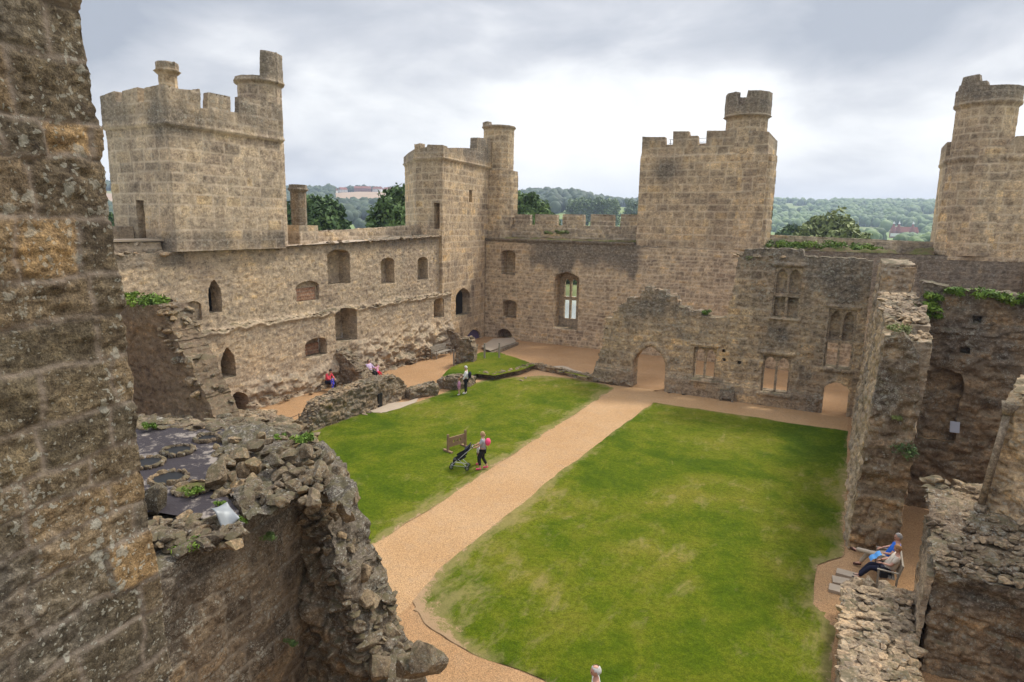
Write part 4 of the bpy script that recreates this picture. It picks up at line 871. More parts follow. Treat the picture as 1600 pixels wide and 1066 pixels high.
# pier end facing the camera
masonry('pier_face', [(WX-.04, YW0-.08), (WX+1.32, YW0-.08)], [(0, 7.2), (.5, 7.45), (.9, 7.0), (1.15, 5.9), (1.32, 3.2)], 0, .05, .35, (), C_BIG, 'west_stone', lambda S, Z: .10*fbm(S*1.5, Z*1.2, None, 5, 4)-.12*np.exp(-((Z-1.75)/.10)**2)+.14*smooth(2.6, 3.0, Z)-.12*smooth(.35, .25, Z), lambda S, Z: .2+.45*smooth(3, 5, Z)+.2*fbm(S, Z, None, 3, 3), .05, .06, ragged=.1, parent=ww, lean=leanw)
cap_line('capping_stones', [(WX+1.6, 23.4), (WX+1.6, 33.5)], lambda s: float(np.interp(s+.2, [0, 1.2, 1.25, 5, 10.5], [7.2, 7.35, 7.6, 7.9, 7.75]))+.02, 1.3, .16, 1.8, 'capping', ww)
# high end of the west wall seen end on, next to the hall
masonry('broken_pier', [(WX-.02, 33.7), (WX+1.2, 33.7)], [(0, 9.0), (1.2, 8.95)], 6.9, .05, .5, (), C_RUBB, 'hall_stone', lambda S, Z: .06*fbm(S*2, Z*2, None, 5, 4), lambda S, Z: .3+0*S, .03, .03, ragged=.06, parent=ww, lean=leanw)
# cross wall of the range, facing the camera, with a blocked doorway
YC = 28.3; XC0 = 1.9
def co(x, y): p_ = gy(x, y, YC); return (p_[0]-XC0, p_[2])
bd = (co(1443, 600)[0], co(1505, 600)[0], co(1470, 690)[1], co(1470, 575)[1])
ctop = [(0, co(1400, 505)[1]), (co(1420, 470)[0], co(1420, 472)[1]), (co(1440, 470)[0], co(1440, 470)[1]), (co(1442, 450)[0], co(1455, 441)[1]), (co(1490, 450)[0], co(1485, 452)[1]), (9.2, co(1600, 470)[1])]
def cdk(S, Z): return .30+.45*smooth(4.8, 6.6, Z)+.25*fbm(S*.7, Z*.6, None, 19, 3)
def crl(S, Z): return .10*fbm(S*.9, Z*1.1, None, 29, 4)+.07*(np.abs(Z-7.0) < .1)
holes = [dict(poly=arch(bd[0], bd[1], bd[2], bd[3], .35), depth=.28)]
for x, y in ((1527, 500), (1508, 548)): t = co(x, y); holes.append(dict(poly=[(t[0]-.16, t[1]-.12), (t[0]+.16, t[1]-.12), (t[0]+.16, t[1]+.12), (t[0]-.16, t[1]+.12)], depth=.4))
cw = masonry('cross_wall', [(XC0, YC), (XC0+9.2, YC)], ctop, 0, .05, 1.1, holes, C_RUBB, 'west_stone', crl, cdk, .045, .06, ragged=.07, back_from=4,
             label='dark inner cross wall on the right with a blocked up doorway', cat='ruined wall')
cap_line('capping_stones', [(XC0+.5, YC+.05), (XC0+9, YC+.05)], lambda s: 7.35 if s > 1 else 7.0, .9, .22, .9, 'low_rubble', cw)
t = co(1485, 663); R1 = MB().box((0, 0, 0), (.30, .03, .42), 0, -.5)
o = R1.build('info_panel', 'grey_cloth'); o.location = (t[0]+XC0+.1, YC-.35, t[1]); tag(o, 'small grey information panel tilted on the dark cross wall', 'sign')
mm_ = MB(); mm_.tube((0, .05, -.02), (0, .42, -.02), .02); pst = mm_.build('bracket', 'iron', o)
# far west curtain wall, closes the castle at the right
masonry('curtain_wall', [(9.5, 52), (9.5, 5)], 8.8, 0, .25, 1.6, (), C_RUBB, 'west_stone', None, lambda S, Z: S*0+.6, .05, .05, ragged=.05, label='plain west curtain wall at the far right edge', cat='castle wall')
# low thick wall beside the lawn
q_ = [gz(1320, 930, .9), gz(1313, 1066, .9)]
def lowbox(name, path, top, z0, cell, thick, cr, mat, rel, dk, lab, rag=.06, parent=None, size=.17, dens=1.3, capw=None, csub=2, zs=0., rough=.06, cap=True, capm=None):
    o = masonry(name, path, top, z0, cell, thick, (), cr, mat, rel, dk, .05, rough, ragged=rag, back_from=-9, parent=parent, label=lab, cat='ruined wall' if lab else None)
    if cap:
        tp = [(0, top), (99, top)] if isinstance(top, (int, float)) else top
        cap_line('capping_stones', path, lambda s: float(np.interp(s, [q[0] for q in tp], [q[1] for q in tp]))+zs, capw or thick, size, dens, capm or mat, o, csub)
    return o
lw = masonry('low_wall', [(.62, 19.0), (.62, 7.5)], [(0, .75), (1, .9), (12, .95)], 0, .04, 1.55, (), C_BIG, 'hall_stone', lambda S, Z: .04*fbm(S, Z, None, 3, 3), lambda S, Z: S*0+.15, .03, .05, ragged=.03, back_from=0, label='low thick rubble topped wall beside the lawn below the bench', cat='ruined wall')
it = []
for k in range(620):
    y = random.uniform(11.0, 19.1); x = random.uniform(.66, 2.15); e = abs(x-1.4)
    s_ = random.uniform(.07, .17) if x > 1.0 else random.uniform(.13, .2)
    it.append((x, y, .84+random.uniform(-.03, .05)+(.10 if x > 1.0 else 0), s_*1.25, s_, s_*.5, random.uniform(0, 3)))
stones('capping_stones', it, 'capping', 3, lw, .65, .2, .22)
it = [(random.uniform(.8, 2.6), random.uniform(18.6, 19.7), .55+random.uniform(-.25, .35), random.uniform(.16, .32), random.uniform(.15, .26), random.uniform(.12, .2), random.uniform(0, 3)) for k in range(42)]
stones('rubble_end', it, 'capping', 3, lw, .55, .2)
for x, y, a_ in ((1324, 900, .35), (1318, 912, .42), (1313, 925, .4)):
    p_ = gz(x, y); q = MB().box((0, 0, 0), (.62, a_, .09), random.uniform(-.1, .1)).build('paving_slab', 'slab_stone'); q.location = (p_[0], p_[1], .05); tag(q, 'worn pale paving slab let into the ground at the foot of the bench', 'paving slab', 'paving slabs by the bench')
# big broken wall at the lower right
XR = 2.42
def ro(x, y, Y=17.3): p_ = gy(x, y, Y); return (p_[0]-XR, p_[2])
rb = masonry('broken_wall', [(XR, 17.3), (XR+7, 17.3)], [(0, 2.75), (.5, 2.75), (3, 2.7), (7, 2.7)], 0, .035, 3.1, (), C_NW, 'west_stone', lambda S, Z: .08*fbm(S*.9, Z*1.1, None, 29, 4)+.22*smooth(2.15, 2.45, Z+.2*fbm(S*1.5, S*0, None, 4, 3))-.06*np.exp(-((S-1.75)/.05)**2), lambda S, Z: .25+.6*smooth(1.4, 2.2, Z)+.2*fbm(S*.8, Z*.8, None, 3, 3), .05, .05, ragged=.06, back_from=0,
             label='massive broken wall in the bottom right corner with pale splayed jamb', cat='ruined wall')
masonry('door_jamb', [(XR-.03, 20.45), (XR-.28, 17.25)], [(0, 2.45), (3.2, 2.5)], 0, .04, .12, (), C_BIG, 'tracery', None, None, .02, .03, parent=rb, lean=lambda z: (z*.05, z*0))
def rtop(x, y):
    return 2.78+(y-17.3)*.30+.10*float(fbm(np.array([x]), np.array([y]), None, 3, 3)[0])
it = []
for k in range(900):
    x = random.uniform(XR-.08, XR+5.2); y = random.uniform(17.12, 20.5); s_ = random.uniform(.05, .15)
    it.append((x, y, rtop(x, y)+random.uniform(-.07, .0), s_*1.2, s_*.9, s_*.6, random.uniform(-.5, .8)))
stones('rubble_top', it, 'low_rubble', 3, rb, .5, .3, .35)
n1_, n2_ = 60, 40; X, Y = np.meshgrid(np.linspace(XR-.05, XR+7, n1_), np.linspace(17.2, 20.4, n2_), indexing='ij'); Z = 2.72+(Y-17.3)*.30+.1*fbm(X*1.5, Y*1.5, None, 4, 3); ix = np.arange(X.size).reshape(X.shape)
mkmesh('mortar_bed', np.stack([X, Y, Z], -1).reshape(-1, 3), np.stack([ix[:-1, :-1], ix[1:, :-1], ix[1:, 1:], ix[:-1, 1:]], -1).reshape(-1, 4), None, 'low_rubble', np.tile([.4, .5, 0, .3], (n1_*n2_, 1)), parent=rb)
cap_line('rear_stones', [(XR-.1, 20.3), (XR+7, 20.3)], lambda s: 3.72, .5, .2, 1.6, 'low_rubble', rb)
# standing window jamb that rises from it
jx = gy(1570, 700, 20.0)[0]
jm = empty('window_jamb', (jx, 20, 3.4)); tag(jm, 'tall pale window jamb fragment standing on the broken wall at the right edge', 'ruined window')
zj = [gy(1580, y, 20.0)[2] for y in (812, 575)]
masonry('reveal', [(jx+.0, 20.9), (jx-.32, 19.9), (jx+.35, 19.35), (jx+4, 19.3)], [(0, zj[1]-.3), (1, zj[1]-.6), (1.2, zj[1]-.7), (1.9, zj[1]+.2), (5.5, zj[1]+.6)], 3.2, .03, .5, (), C_NW, 'hall_stone', lambda S, Z: .12*smooth(zj[1]-1.6, zj[1]-.7, Z+.25*fbm(S*3, Z*3))+.05*fbm(S*3, Z*3, None, 5, 3), lambda S, Z: S*0+.15, .03, .05, parent=jm, ragged=.08, lean=lambda z: ((z-3)*.10, z*0))
t_ = MB(); t_.tube((jx-.36, 19.72, 3.5), (jx-.1, 19.72, zj[1]-1.0), .09, .085, 10); t_.tube((jx-.36, 19.72, 3.4), (jx-.36, 19.72, 3.62), .16, .13, 10); t_.tube((jx-.13, 19.72, zj[1]-1.15), (jx-.08, 19.72, zj[1]-.85), .1, .2, 10)
o = t_.build('shaft', 'tracery', jm, True); o.matrix_parent_inverse = Matrix.Translation(jm.location).inverted()
# ================================================================== EAST RANGE RUINS (left of the lawn)
# plastered cross wall attached to the east wall
def xo(x, y, Y=17.0): p_ = gy(x, y, Y); return (p_[0]-EX, p_[2])
xt = [xo(188, 462), xo(215, 472), xo(262, 478), xo(275, 505), xo(290, 545), xo(300, 580), xo(312, 620), xo(330, 655)]
xt = [(0, 6.9), (1.5, 6.75), (3.6, 6.9), (4.1, 6.1), (4.5, 5.3), (5.2, 4.6), (5.7, 3.6), (6.3, 2.6), (7.2, 1.2), (7.8, .3)]
cwl = masonry('cross_wall', [(EX, 17.0), (EX+8.0, 17.0)], xt, 0, .06, 1.2, [dict(poly=[(2.3, .9), (2.9, .9), (2.9, 1.5), (2.3, 1.5)], depth=.4)], C_RUB, 'plaster_wall',
              lambda S, Z: .05*fbm(S*.8, Z*.6, None, 4, 3)+.14*smooth(5.4, 6.1, Z+.3*fbm(S*2, Z*2, None, 7, 3)), lambda S, Z: .6*smooth(5.5, 6.6, Z)+.1, .012, .05, ragged=.08, back_from=0,
              label='brown plastered stub of cross wall joining the east wall at the left, ferns on top', cat='ruined wall')
it = []
for k in range(150):
    t = random.random(); s_ = np.interp(t, np.linspace(0, 1, len(xt)-2), [q[0] for q in xt[2:]]); z_ = np.interp(t, np.linspace(0, 1, len(xt)-2), [q[1] for q in xt[2:]])
    q = random.uniform(.1, .24); it.append((EX+s_+random.uniform(-.55, .15), random.uniform(16.85, 18.2), z_+random.uniform(-.35, .02), q*1.3, q, q*.75, random.uniform(0, 3)))
for k in range(50):
    q = random.uniform(.1, .2); it.append((EX+random.uniform(0, 3.8), random.uniform(16.95, 18.1), 6.85+random.uniform(-.15, .1), q*1.3, q, q*.6, random.uniform(0, 3)))
stones('broken_end_stones', it, 'low_rubble', 2, cwl)
# low courtyard wall of the east range: segments with gaps
rr1 = lambda S, Z: .07*fbm(S*1.6, Z*1.6, None, 4, 4)
dk1 = lambda S, Z: .42+.3*fbm(S*.9, Z*.9, None, 8, 3)
tp = [(0, .25), (.5, .75), (1.0, 1.3), (2.6, 1.5), (5.8, 1.62), (7.2, 1.45), (7.7, .8)]
l1_ = lowbox('low_wall', [(-23.4, 22.8), (-23.25, 30.6)], tp, 0, .045, 1.0, C_RUB, 'low_rubble', rr1, dk1, 'long rubble wall stub between the left lawn and the east walk, with a small doorway slot', .1, None, .13, 2.6)
MB().box((-23.365, 28.2, .42), (.18, .34, .8)).build('slot_shade', 'black_pupil_shade', l1_)  # flush black box, its colour stands for the shade inside a slot
l2_ = lowbox('low_wall', [(-22.75, 30.35), (-22.0, 32.2)], [(0, .55), (1.9, .7)], 0, .05, .8, C_RUB, 'low_rubble', rr1, dk1, 'short knee high wall stub right of the long rubble wall', .05, None, .13, 2.2)
qa, qb, qc = gz(684, 610), gz(715, 611), gz(745, 600)
l3_ = lowbox('retaining_wall', [tuple(qa[:2]+np.array([-.3, .3])), tuple(qb[:2]), tuple(qc[:2])], [(0, .55), (1.2, .85), (2.4, .75), (3.6, .5)], 0, .05, .9, C_RUBB, 'low_rubble', lambda S, Z: .14*fbm(S*1.4, Z*1.4, None, 4, 4), lambda S, Z: .55+.2*fbm(S, Z, None, 3, 3), 'rough dark retaining wall below the raised turf, behind the standing man', .1, None, .17, 1.8)
kp = [gz(x, y)[:2] for x, y in ((747, 590), (772, 594), (812, 585), (834, 577), (868, 584), (928, 597))]
l4_ = lowbox('kerb_wall', [tuple(q) for q in kp], .36, 0, .06, .45, C_BIG, 'low_rubble', rr1, lambda S, Z: S*0+.3, 'low stone kerb winding along the raised turf to the hall front', .03, None, .16, 1.5)
l5_ = lowbox('low_wall', [(-24.4, 14.5), (-23.6, 21.8)], [(0, 2.5), (2, 2.2), (4.2, 1.75), (6.2, 1.4), (7.0, 1.15), (7.3, .8)], 0, .04, 1.4, C_RUB, 'low_rubble', rr1, lambda S, Z: .3+.3*fbm(S*.9, Z*.9, None, 8, 3), 'broad coursed wall stub left of the iron railing', .12, None, .16, 2.0)
it = [(random.uniform(-24.9, -23.2), random.uniform(15, 21.5), 0, random.uniform(.2, .4), random.uniform(.2, .3), .16, random.uniform(-.3, .3)) for k in range(60)]
it = [(x, y, float(np.interp(y, [14.5, 18, 21.8], [2.5, 1.8, 1.2])), a_, b_, c_, r_z) for x, y, z, a_, b_, c_, r_z in it]
stones('block_stones', it, 'capping', 2, l5_, .8, .08, .15)
l6_ = lowbox('low_wall', [(-22.6, 13.0), (-22.2, 19.4)], [(0, 1.9), (3, 1.4), (6.4, .9)], 0, .05, .9, C_RUBB, 'low_rubble', rr1, lambda S, Z: S*0+.5, 'lower wall stub in front of the coursed wall by the railing', .1, None, .16, 1.8)
# sloping stair-like stub beneath the lower fireplace
stb = lowbox('fallen_stair', [(EX, 31.0), (EX+2.6, 31.2)], [(0, 2.3), (1.0, 1.7), (1.8, .9), (2.6, .2)], 0, .06, 1.1, C_RUB, 'low_rubble', rr1, lambda S, Z: S*0+.2, 'crumbled sloping masonry stub beneath the lower fireplace', .1, None, .16, 2.)
bst = lowbox('rubble_stub', [(-25.6, 39.6), (-24.2, 40.0)], [(0, .9), (.5, 2.0), (1.1, 2.2), (1.4, 1.5)], 0, .06, 1.0, C_RUB, 'low_rubble', lambda S, Z: .2*fbm(S*1.6, Z*1.6, None, 4, 4), lambda S, Z: S*0+.3, 'isolated rubble stub in front of the purple door', .15, None, .2, 2.)
lowbox('rubble_stub', [(-28.9, 43.6), (-27.6, 44.6)], [(0, 1.9), (.7, 1.5), (1.7, .5)], 0, .07, .6, C_RUB, 'low_rubble', lambda S, Z: .2*fbm(S*1.6, Z*1.6, None, 4, 4), lambda S, Z: S*0+.35, 'broken masonry stub climbing to the dark corner doorway', .15, None, .2, 1.6)
# raised turf, paving, ramp
tp_ = [tuple(gz(x, y, .3)[:2]) for x, y in ((692, 590), (704, 577), (728, 567), (752, 552), (781, 553), (810, 562), (838, 574), (884, 583), (926, 592), (905, 590), (868, 580), (834, 573), (812, 581), (772, 590), (745, 586), (715, 596))]
def mound(X, Y): return .25*smooth(-26, -22, X)*0+.12*fbm(X*.4, Y*.4, None, 3, 2)
sheet('raised_turf', tp_, .40, 'lawn', .18, lambda X, Y, d: X*0+.0, .03, .06)
sheet('gravel_slope', [tuple(gz(x, y)[:2]) for x, y in ((640, 628), (700, 605), (745, 590), (760, 600), (690, 613), (650, 632))], .012, 'gravel_yard', .2)
sheet('pale_threshold', [tuple(gz(x, y)[:2]) for x, y in ((578, 640), (590, 634), (640, 628), (655, 621), (650, 630), (625, 640), (604, 645), (585, 646))], .045, 'slab_stone', .15, rag=.1)
sheet('pale_threshold', [tuple(gz(x, y)[:2]) for x, y in ((850, 574), (880, 573), (908, 582), (900, 588), (868, 583))], .05, 'slab_stone', .15, rag=.12)
sheet('corner_platform', [tuple(gz(x, y)[:2]) for x, y in ((765, 553), (806, 538), (802, 531), (770, 533), (752, 545))], .22, 'slab_stone', .2)
kq = [gz(x, y) for x, y in ((766, 556), (808, 539))]
MB().beam((*kq[0][:2], .12), (*kq[1][:2], .12), .3, .25).build('kerb_stone', 'tracery'); tag(bpy.data.objects['kerb_stone'], 'long kerb stone edging the paved corner below the low arch', 'kerb')
rp = [gz(x, y) for x, y in ((722, 590), (727, 548))]
rm = MB(); 
dr = (rp[1]-rp[0])[:2]; Lr = np.linalg.norm(dr); dr /= Lr
for k in range(int(Lr/.2)): rm.box((rp[0][0]+dr[0]*k*.2, rp[0][1]+dr[1]*k*.2, .10), (.18, 1.3, .05), atan2(dr[1], dr[0]))
o = rm.build('boardwalk', 'wood_ramp'); tag(o, 'timber boardwalk leading towards the purple corner door', 'boardwalk')
for x, y, z in ((757, 560, .5), (780, 559, .5), (709, 570, .1)):
    p_ = gz(x, y, z); pb = MB().box((0, 0, .55), (.10, .10, 1.1)).box((0, 0, 1.12), (.13, .13, .05)).build('marker_post', 'weathered_teak'); pb.location = p_
    tag(pb, {757: 'taller grey wooden post standing on the raised turf', 780: 'second grey wooden post at the far edge of the raised turf', 709: 'short post beside the boardwalk'}[x], 'post')
# iron railing in the gap of the low wall
ra, rb_ = gz(454, 684), gz(482, 672); ir = empty('iron_railing', ra); tag(ir, 'thin rusty iron railing closing the gap between two rubble walls', 'railing'); v = Vector(rb_-ra)
for t in (0, .5, 1): q = MB(); q.tube(v*t, v*t+Vector((0, 0, 1.05)), .022); q.build('post', 'iron', ir)
for z in (.25, .5, .75, 1.0): MB().tube((0, 0, z), v+Vector((0, 0, z)), .013).build('rail', 'iron', ir)

# ================================================================== NEAR PLATFORM (bottom left)
A0, A1, A2 = np.array([-6.75, 1.2]), np.array([-7.22, 4.43]), np.array([-7.60, 7.45])
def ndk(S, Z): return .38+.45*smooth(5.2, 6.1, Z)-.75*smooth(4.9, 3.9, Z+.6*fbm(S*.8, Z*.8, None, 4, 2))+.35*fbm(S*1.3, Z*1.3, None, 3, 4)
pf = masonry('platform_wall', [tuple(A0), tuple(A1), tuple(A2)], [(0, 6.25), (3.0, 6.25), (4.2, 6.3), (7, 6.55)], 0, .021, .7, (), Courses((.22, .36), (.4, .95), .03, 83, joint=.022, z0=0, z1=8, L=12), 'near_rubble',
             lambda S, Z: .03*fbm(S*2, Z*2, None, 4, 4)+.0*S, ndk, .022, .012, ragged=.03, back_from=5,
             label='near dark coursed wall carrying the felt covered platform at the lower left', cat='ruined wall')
# spur with a crumbling end, face in shade
SPT = [(0, 6.5), (.25, 6.45), (.45, 5.9), (.75, 5.3), (1.05, 4.7), (1.3, 4.1), (1.75, 3.5), (2.1, 2.6), (2.5, 1.4), (2.8, .2)]
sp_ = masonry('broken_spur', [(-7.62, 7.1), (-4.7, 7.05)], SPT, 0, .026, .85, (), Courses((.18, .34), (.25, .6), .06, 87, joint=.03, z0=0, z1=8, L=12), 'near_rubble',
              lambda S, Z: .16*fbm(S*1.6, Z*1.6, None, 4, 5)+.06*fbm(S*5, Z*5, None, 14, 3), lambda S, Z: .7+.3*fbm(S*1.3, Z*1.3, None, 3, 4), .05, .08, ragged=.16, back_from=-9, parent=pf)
it = []
for k in range(760):
    t = random.random()**.9; s_ = np.interp(t, np.linspace(0, 1, len(SPT)), [q[0] for q in SPT]); z_ = np.interp(t, np.linspace(0, 1, len(SPT)), [q[1] for q in SPT])
    q = random.uniform(.04, .11)*(1 if random.random() > .10 else 1.7); it.append((-7.62+s_+random.uniform(-.3, .1), random.uniform(7.0, 8.0), z_+random.uniform(-.24, -.01), q*1.3, q, q*.75, random.uniform(0, 3)))
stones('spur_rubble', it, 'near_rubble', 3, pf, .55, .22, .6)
# big boulder low on the spur
g_ = gy(662, 1040, 7.2); stones('boulder', [(g_[0], 7.3, g_[2], .27, .25, .32, .4)], 'near_rubble', 4, pf, .45, .18, .1)
g_ = gy(625, 1060, 7.0); stones('boulder', [(g_[0], 7.2, g_[2], .25, .22, .2, .9), (g_[0]-.45, 7.1, g_[2]-.1, .22, .2, .25, .2)], 'near_rubble', 4, pf, .55, .18, .3)
# platform body
pfz = 6.42
pl = [tuple(gz(x, y, pfz)[:2]) for x, y in ((150, 700), (205, 672), (265, 660), (330, 660), (352, 672), (356, 694), (332, 735), (348, 768), (372, 800), (378, 825), (345, 818), (232, 800), (150, 860))]
o = sheet('felt_cover', pl, pfz, 'felt_roof', .05, None, .02, .05); del o['kind']; o.parent = pf
ct = np.mean(np.array(pl), 0)
core = MB(); P_ = [(-7.5, 1.5), (-7.75, 5.0), (-8.0, 8.4), (-13.2, 8.4), (-13.2, 1.5)]
core.add([(x, y, z) for z in (0, 6.3) for x, y in P_], [(0, 1, 6, 5), (1, 2, 7, 6), (2, 3, 8, 7), (3, 4, 9, 8), (4, 0, 5, 9), (5, 6, 7, 8, 9)]); core.build('core', 'low_rubble', pf)
for x, y, r in ((323, 684, .20), (278, 703, .25), (229, 722, .26), (264, 746, .27), (300, 762, .26)):
    c_ = gz(x, y, pfz+.04); it = []
    n = 13
    for k in range(n): t = 2*pi*k/n; it.append((c_[0]+r*cos(t), c_[1]+r*sin(t), pfz+.03, .085, .05, .06, t+pi/2))
    rg_ = stones('stone_ring', it, 'near_rubble', 2, pf, .5, .1, .15)
    m_ = mkmesh('shade_turf_disc', [(c_[0], c_[1], pfz+.034)]+[(c_[0]+r*.9*cos(2*pi*i/14), c_[1]+r*.9*sin(2*pi*i/14), pfz+.034) for i in range(14)], None, [(0, i+1, (i+1) % 14+1) for i in range(14)], 'black_pupil_shade' if x != 300 else 'turf_top'); m_.parent = rg_  # flat discs: black ones paint the shade of the hollows, one is turf
# edging stones of the platform and the heap of large tumbled blocks
def ppx(x, y, z): return gz(x, y, z)
it = []
for (x, y, z, a_, b_, c_, rz) in [(342, 742, 6.62, .30, .17, .32, .5), (372, 712, 6.66, .27, .17, .12, .5), (400, 700, 6.70, .25, .16, .12, .6), (398, 728, 6.62, .22, .16, .15, .7), (377, 735, 6.6, .13, .12, .13, .3), (396, 757, 6.52, .27, .16, .13, .6), (432, 722, 6.72, .20, .15, .12, .5), (438, 745, 6.55, .16, .15, .16, .5),
        (452, 710, 6.8, .12, .17, .09, 1.2), (455, 738, 6.6, .16, .14, .2, .7), (478, 705, 6.86, .17, .15, .15, .8), (500, 735, 6.70, .23, .15, .17, .5), (385, 790, 6.40, .27, .19, .22, .5), (420, 778, 6.42, .14, .12, .16, .5), (512, 718, 6.72, .10, .13, .14, .5), (512, 760, 6.4, .15, .12, .24, .2), (530, 745, 6.42, .15, .13, .18, .6),
        (548, 775, 6.25, .17, .15, .17, .6), (470, 752, 6.5, .13, .13, .19, .6), (420, 690, 6.85, .12, .1, .08, .5), (440, 684, 6.9, .14, .1, .06, .5), (455, 692, 6.85, .16, .1, .06, .3), (355, 722, 6.62, .15, .12, .1, .4), (365, 750, 6.5, .15, .1, .1, .3), (345, 775, 6.4, .17, .12, .14, .2), (408, 684, 6.8, .15, .11, .1, .5), (540, 800, 6.0, .13, .12, .2, .2)]:
    p_ = ppx(x, y, z); it.append((p_[0], p_[1], z, a_, b_, c_, rz+pi/2+.4))
stones('tumbled_blocks', it, 'near_rubble', 4, pf, .72, .13, .22)
it = []
for k in range(170):
    x, y = random.uniform(335, 500), random.uniform(683, 790)
    if y > 690+ (x-335)*.1+80 and x < 380: continue
    p_ = ppx(x, y, 6.5); q = random.uniform(.05, .13); it.append((p_[0], p_[1], 6.47+random.uniform(-.07, .06)+.12*smooth(400, 470, x), q*1.3, q, q*.8, random.uniform(0, 3)))
for k in range(120):     # border along the near edge of the felt, px 205..380
    x = random.uniform(225, 372); p_ = ppx(x, 812+random.uniform(0, 45)-(x-225)*.06, 6.42); q = random.uniform(.05, .12)
    it.append((p_[0], p_[1], 6.38+random.uniform(-.05, .07), q*1.3, q, q*.7, random.uniform(0, 3)))
for k in range(100):      # far border
    x = random.uniform(200, 352); p_ = ppx(x, 662+random.uniform(-8, 6), 6.45); q = random.uniform(.06, .16)
    it.append((p_[0], p_[1], 6.38+random.uniform(-.05, .07), q*1.5, q, q*.5, random.uniform(0, 3)))
for k in range(160):      # far right part of the platform, behind the heap
    x = random.uniform(335, 460); p_ = ppx(x, 640+random.uniform(15, 48)-(x-335)*.0, 6.3); q = random.uniform(.07, .2)
    if p_[0] < -13: continue
    it.append((p_[0], p_[1], 6.25+random.uniform(-.1, .1), q*1.6, q, q*.6, random.uniform(.3, .9)))
stones('rubble_bed', it, 'near_rubble', 3, pf, .55, .2, .3)
MB().add([tuple(ppx(x, y, z)) for x, y, z in ((385, 812, 6.3), (490, 752, 6.3), (491, 756, 6.26), (386, 816, 6.26))], [(0, 1, 2, 3)])
g_ = ppx(232, 790, 6.5); stones('edge_block', [(g_[0], g_[1]+.1, 6.55, .17, .2, .3, .2)], 'near_stone', 4, pf, .8, .08, .05)
bed = sheet('mortar_bed', [tuple(gz(x, y, 6.5)[:2]) for x, y in ((345, 672), (400, 662), (462, 676), (520, 700), (556, 760), (548, 800), (500, 760), (440, 792), (385, 808), (360, 770), (335, 745), (352, 715))], 6.46, 'near_rubble', .035, None, 0, .03, hf=lambda X, Y: .07*fbm(X*3, Y*3, None, 4, 4)+.05*fbm(X*9, Y*9, None, 6, 3)+.05)
del bed['kind']; bed.parent = pf
# crumpled lead sheet
X, Y = np.meshgrid(np.linspace(0, .34, 12), np.linspace(0, .24, 10), indexing='ij'); Zl = .05*np.sin(X*13)*np.cos(Y*11)-.6*np.clip(X-.15, 0, 1)*.9+.10*np.abs(Y-.12)*2
ix = np.arange(X.size).reshape(X.shape); ls = mkmesh('lead_sheet', np.stack([X, Y, Zl], -1).reshape(-1, 3), np.stack([ix[:-1, :-1], ix[1:, :-1], ix[1:, 1:], ix[:-1, 1:]], -1).reshape(-1, 4), None, 'lead_sheet')
mo_ = ls.modifiers.new('s', 'SOLIDIFY'); mo_.thickness = .012
g_ = ppx(345, 806, 6.5); ls.location = (g_[0]-.05, g_[1]-.12, 6.62); ls.rotation_euler = (.1, .25, -.2); tag(ls, 'crumpled pale lead sheet lying at the edge of the felt covered platform', 'metal sheet')
# ================================================================== NEAREST TOWER (left edge)
T = empty('gatehouse_tower', (-3.2, 1.5, 0)); tag(T, 'nearest lichen covered tower wall filling the left edge', 'castle tower')
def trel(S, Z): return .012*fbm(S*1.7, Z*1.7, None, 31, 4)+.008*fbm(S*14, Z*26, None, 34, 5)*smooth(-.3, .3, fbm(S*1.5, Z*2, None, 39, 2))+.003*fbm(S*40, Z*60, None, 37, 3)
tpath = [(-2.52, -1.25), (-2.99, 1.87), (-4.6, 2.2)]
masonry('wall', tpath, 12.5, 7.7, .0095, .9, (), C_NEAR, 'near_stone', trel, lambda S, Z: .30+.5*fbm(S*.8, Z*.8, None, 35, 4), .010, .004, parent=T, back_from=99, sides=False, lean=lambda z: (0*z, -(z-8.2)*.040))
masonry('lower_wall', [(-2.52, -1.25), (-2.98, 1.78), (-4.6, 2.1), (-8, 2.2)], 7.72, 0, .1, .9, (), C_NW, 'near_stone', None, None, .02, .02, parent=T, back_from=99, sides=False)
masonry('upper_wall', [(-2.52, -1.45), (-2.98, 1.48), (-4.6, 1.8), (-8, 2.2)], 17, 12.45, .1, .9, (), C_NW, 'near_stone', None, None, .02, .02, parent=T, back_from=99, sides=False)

# ================================================================== COUNTRYSIDE
def ridgeR(az): return np.interp(az, [az_px(q[0]) for q in RIDGE], [q[1] for q in RIDGE])
V2, T2 = ICO[2]
def crowns(name, items, mat, label, V0=V2, T0=T2):
    Vs, Ts, As = [], [], []; off = 0
    for (x, y, z, rx, rz) in items:
        sd_ = random.uniform(0, 900); q = V0*(1+.30*fbm(V0[:, 0]*1.5+sd_, V0[:, 1]*1.5, V0[:, 2]*1.5, 5, 3))[:, None]
        q = q*np.array([rx, rx, rz])+np.array([x, y, z]); Vs.append(q); Ts.append(T0+off); off += len(q); As.append(np.tile([random.random(), 0, 0, 1], (len(q), 1)))
    o = mkmesh(name, np.concatenate(Vs), None, np.concatenate(Ts), mat, np.concatenate(As)); tag(o, label, 'woodland', kind='stuff'); return o
def patch(px0, px1, r0, r1, n, hmin=8, hmax=14, gaps=None):
    it = []
    for k in range(n):
        az = az_px(random.uniform(px0, px1)); R_ = float(ridgeR(az)); r = sqrt(random.uniform(r0*r0, r1*r1))*R_
        x, y = r*sin(az), r*cos(az)
        if gaps is not None and fbm(np.array([x/110.]), np.array([y/110.]), None, 44, 3)[0] < gaps: continue
        h = random.uniform(hmin, hmax); z = float(terrain(np.array([x]), np.array([y]))[0]); it.append((x, y, z+h*.45, h*.52, h*.58))
    return it
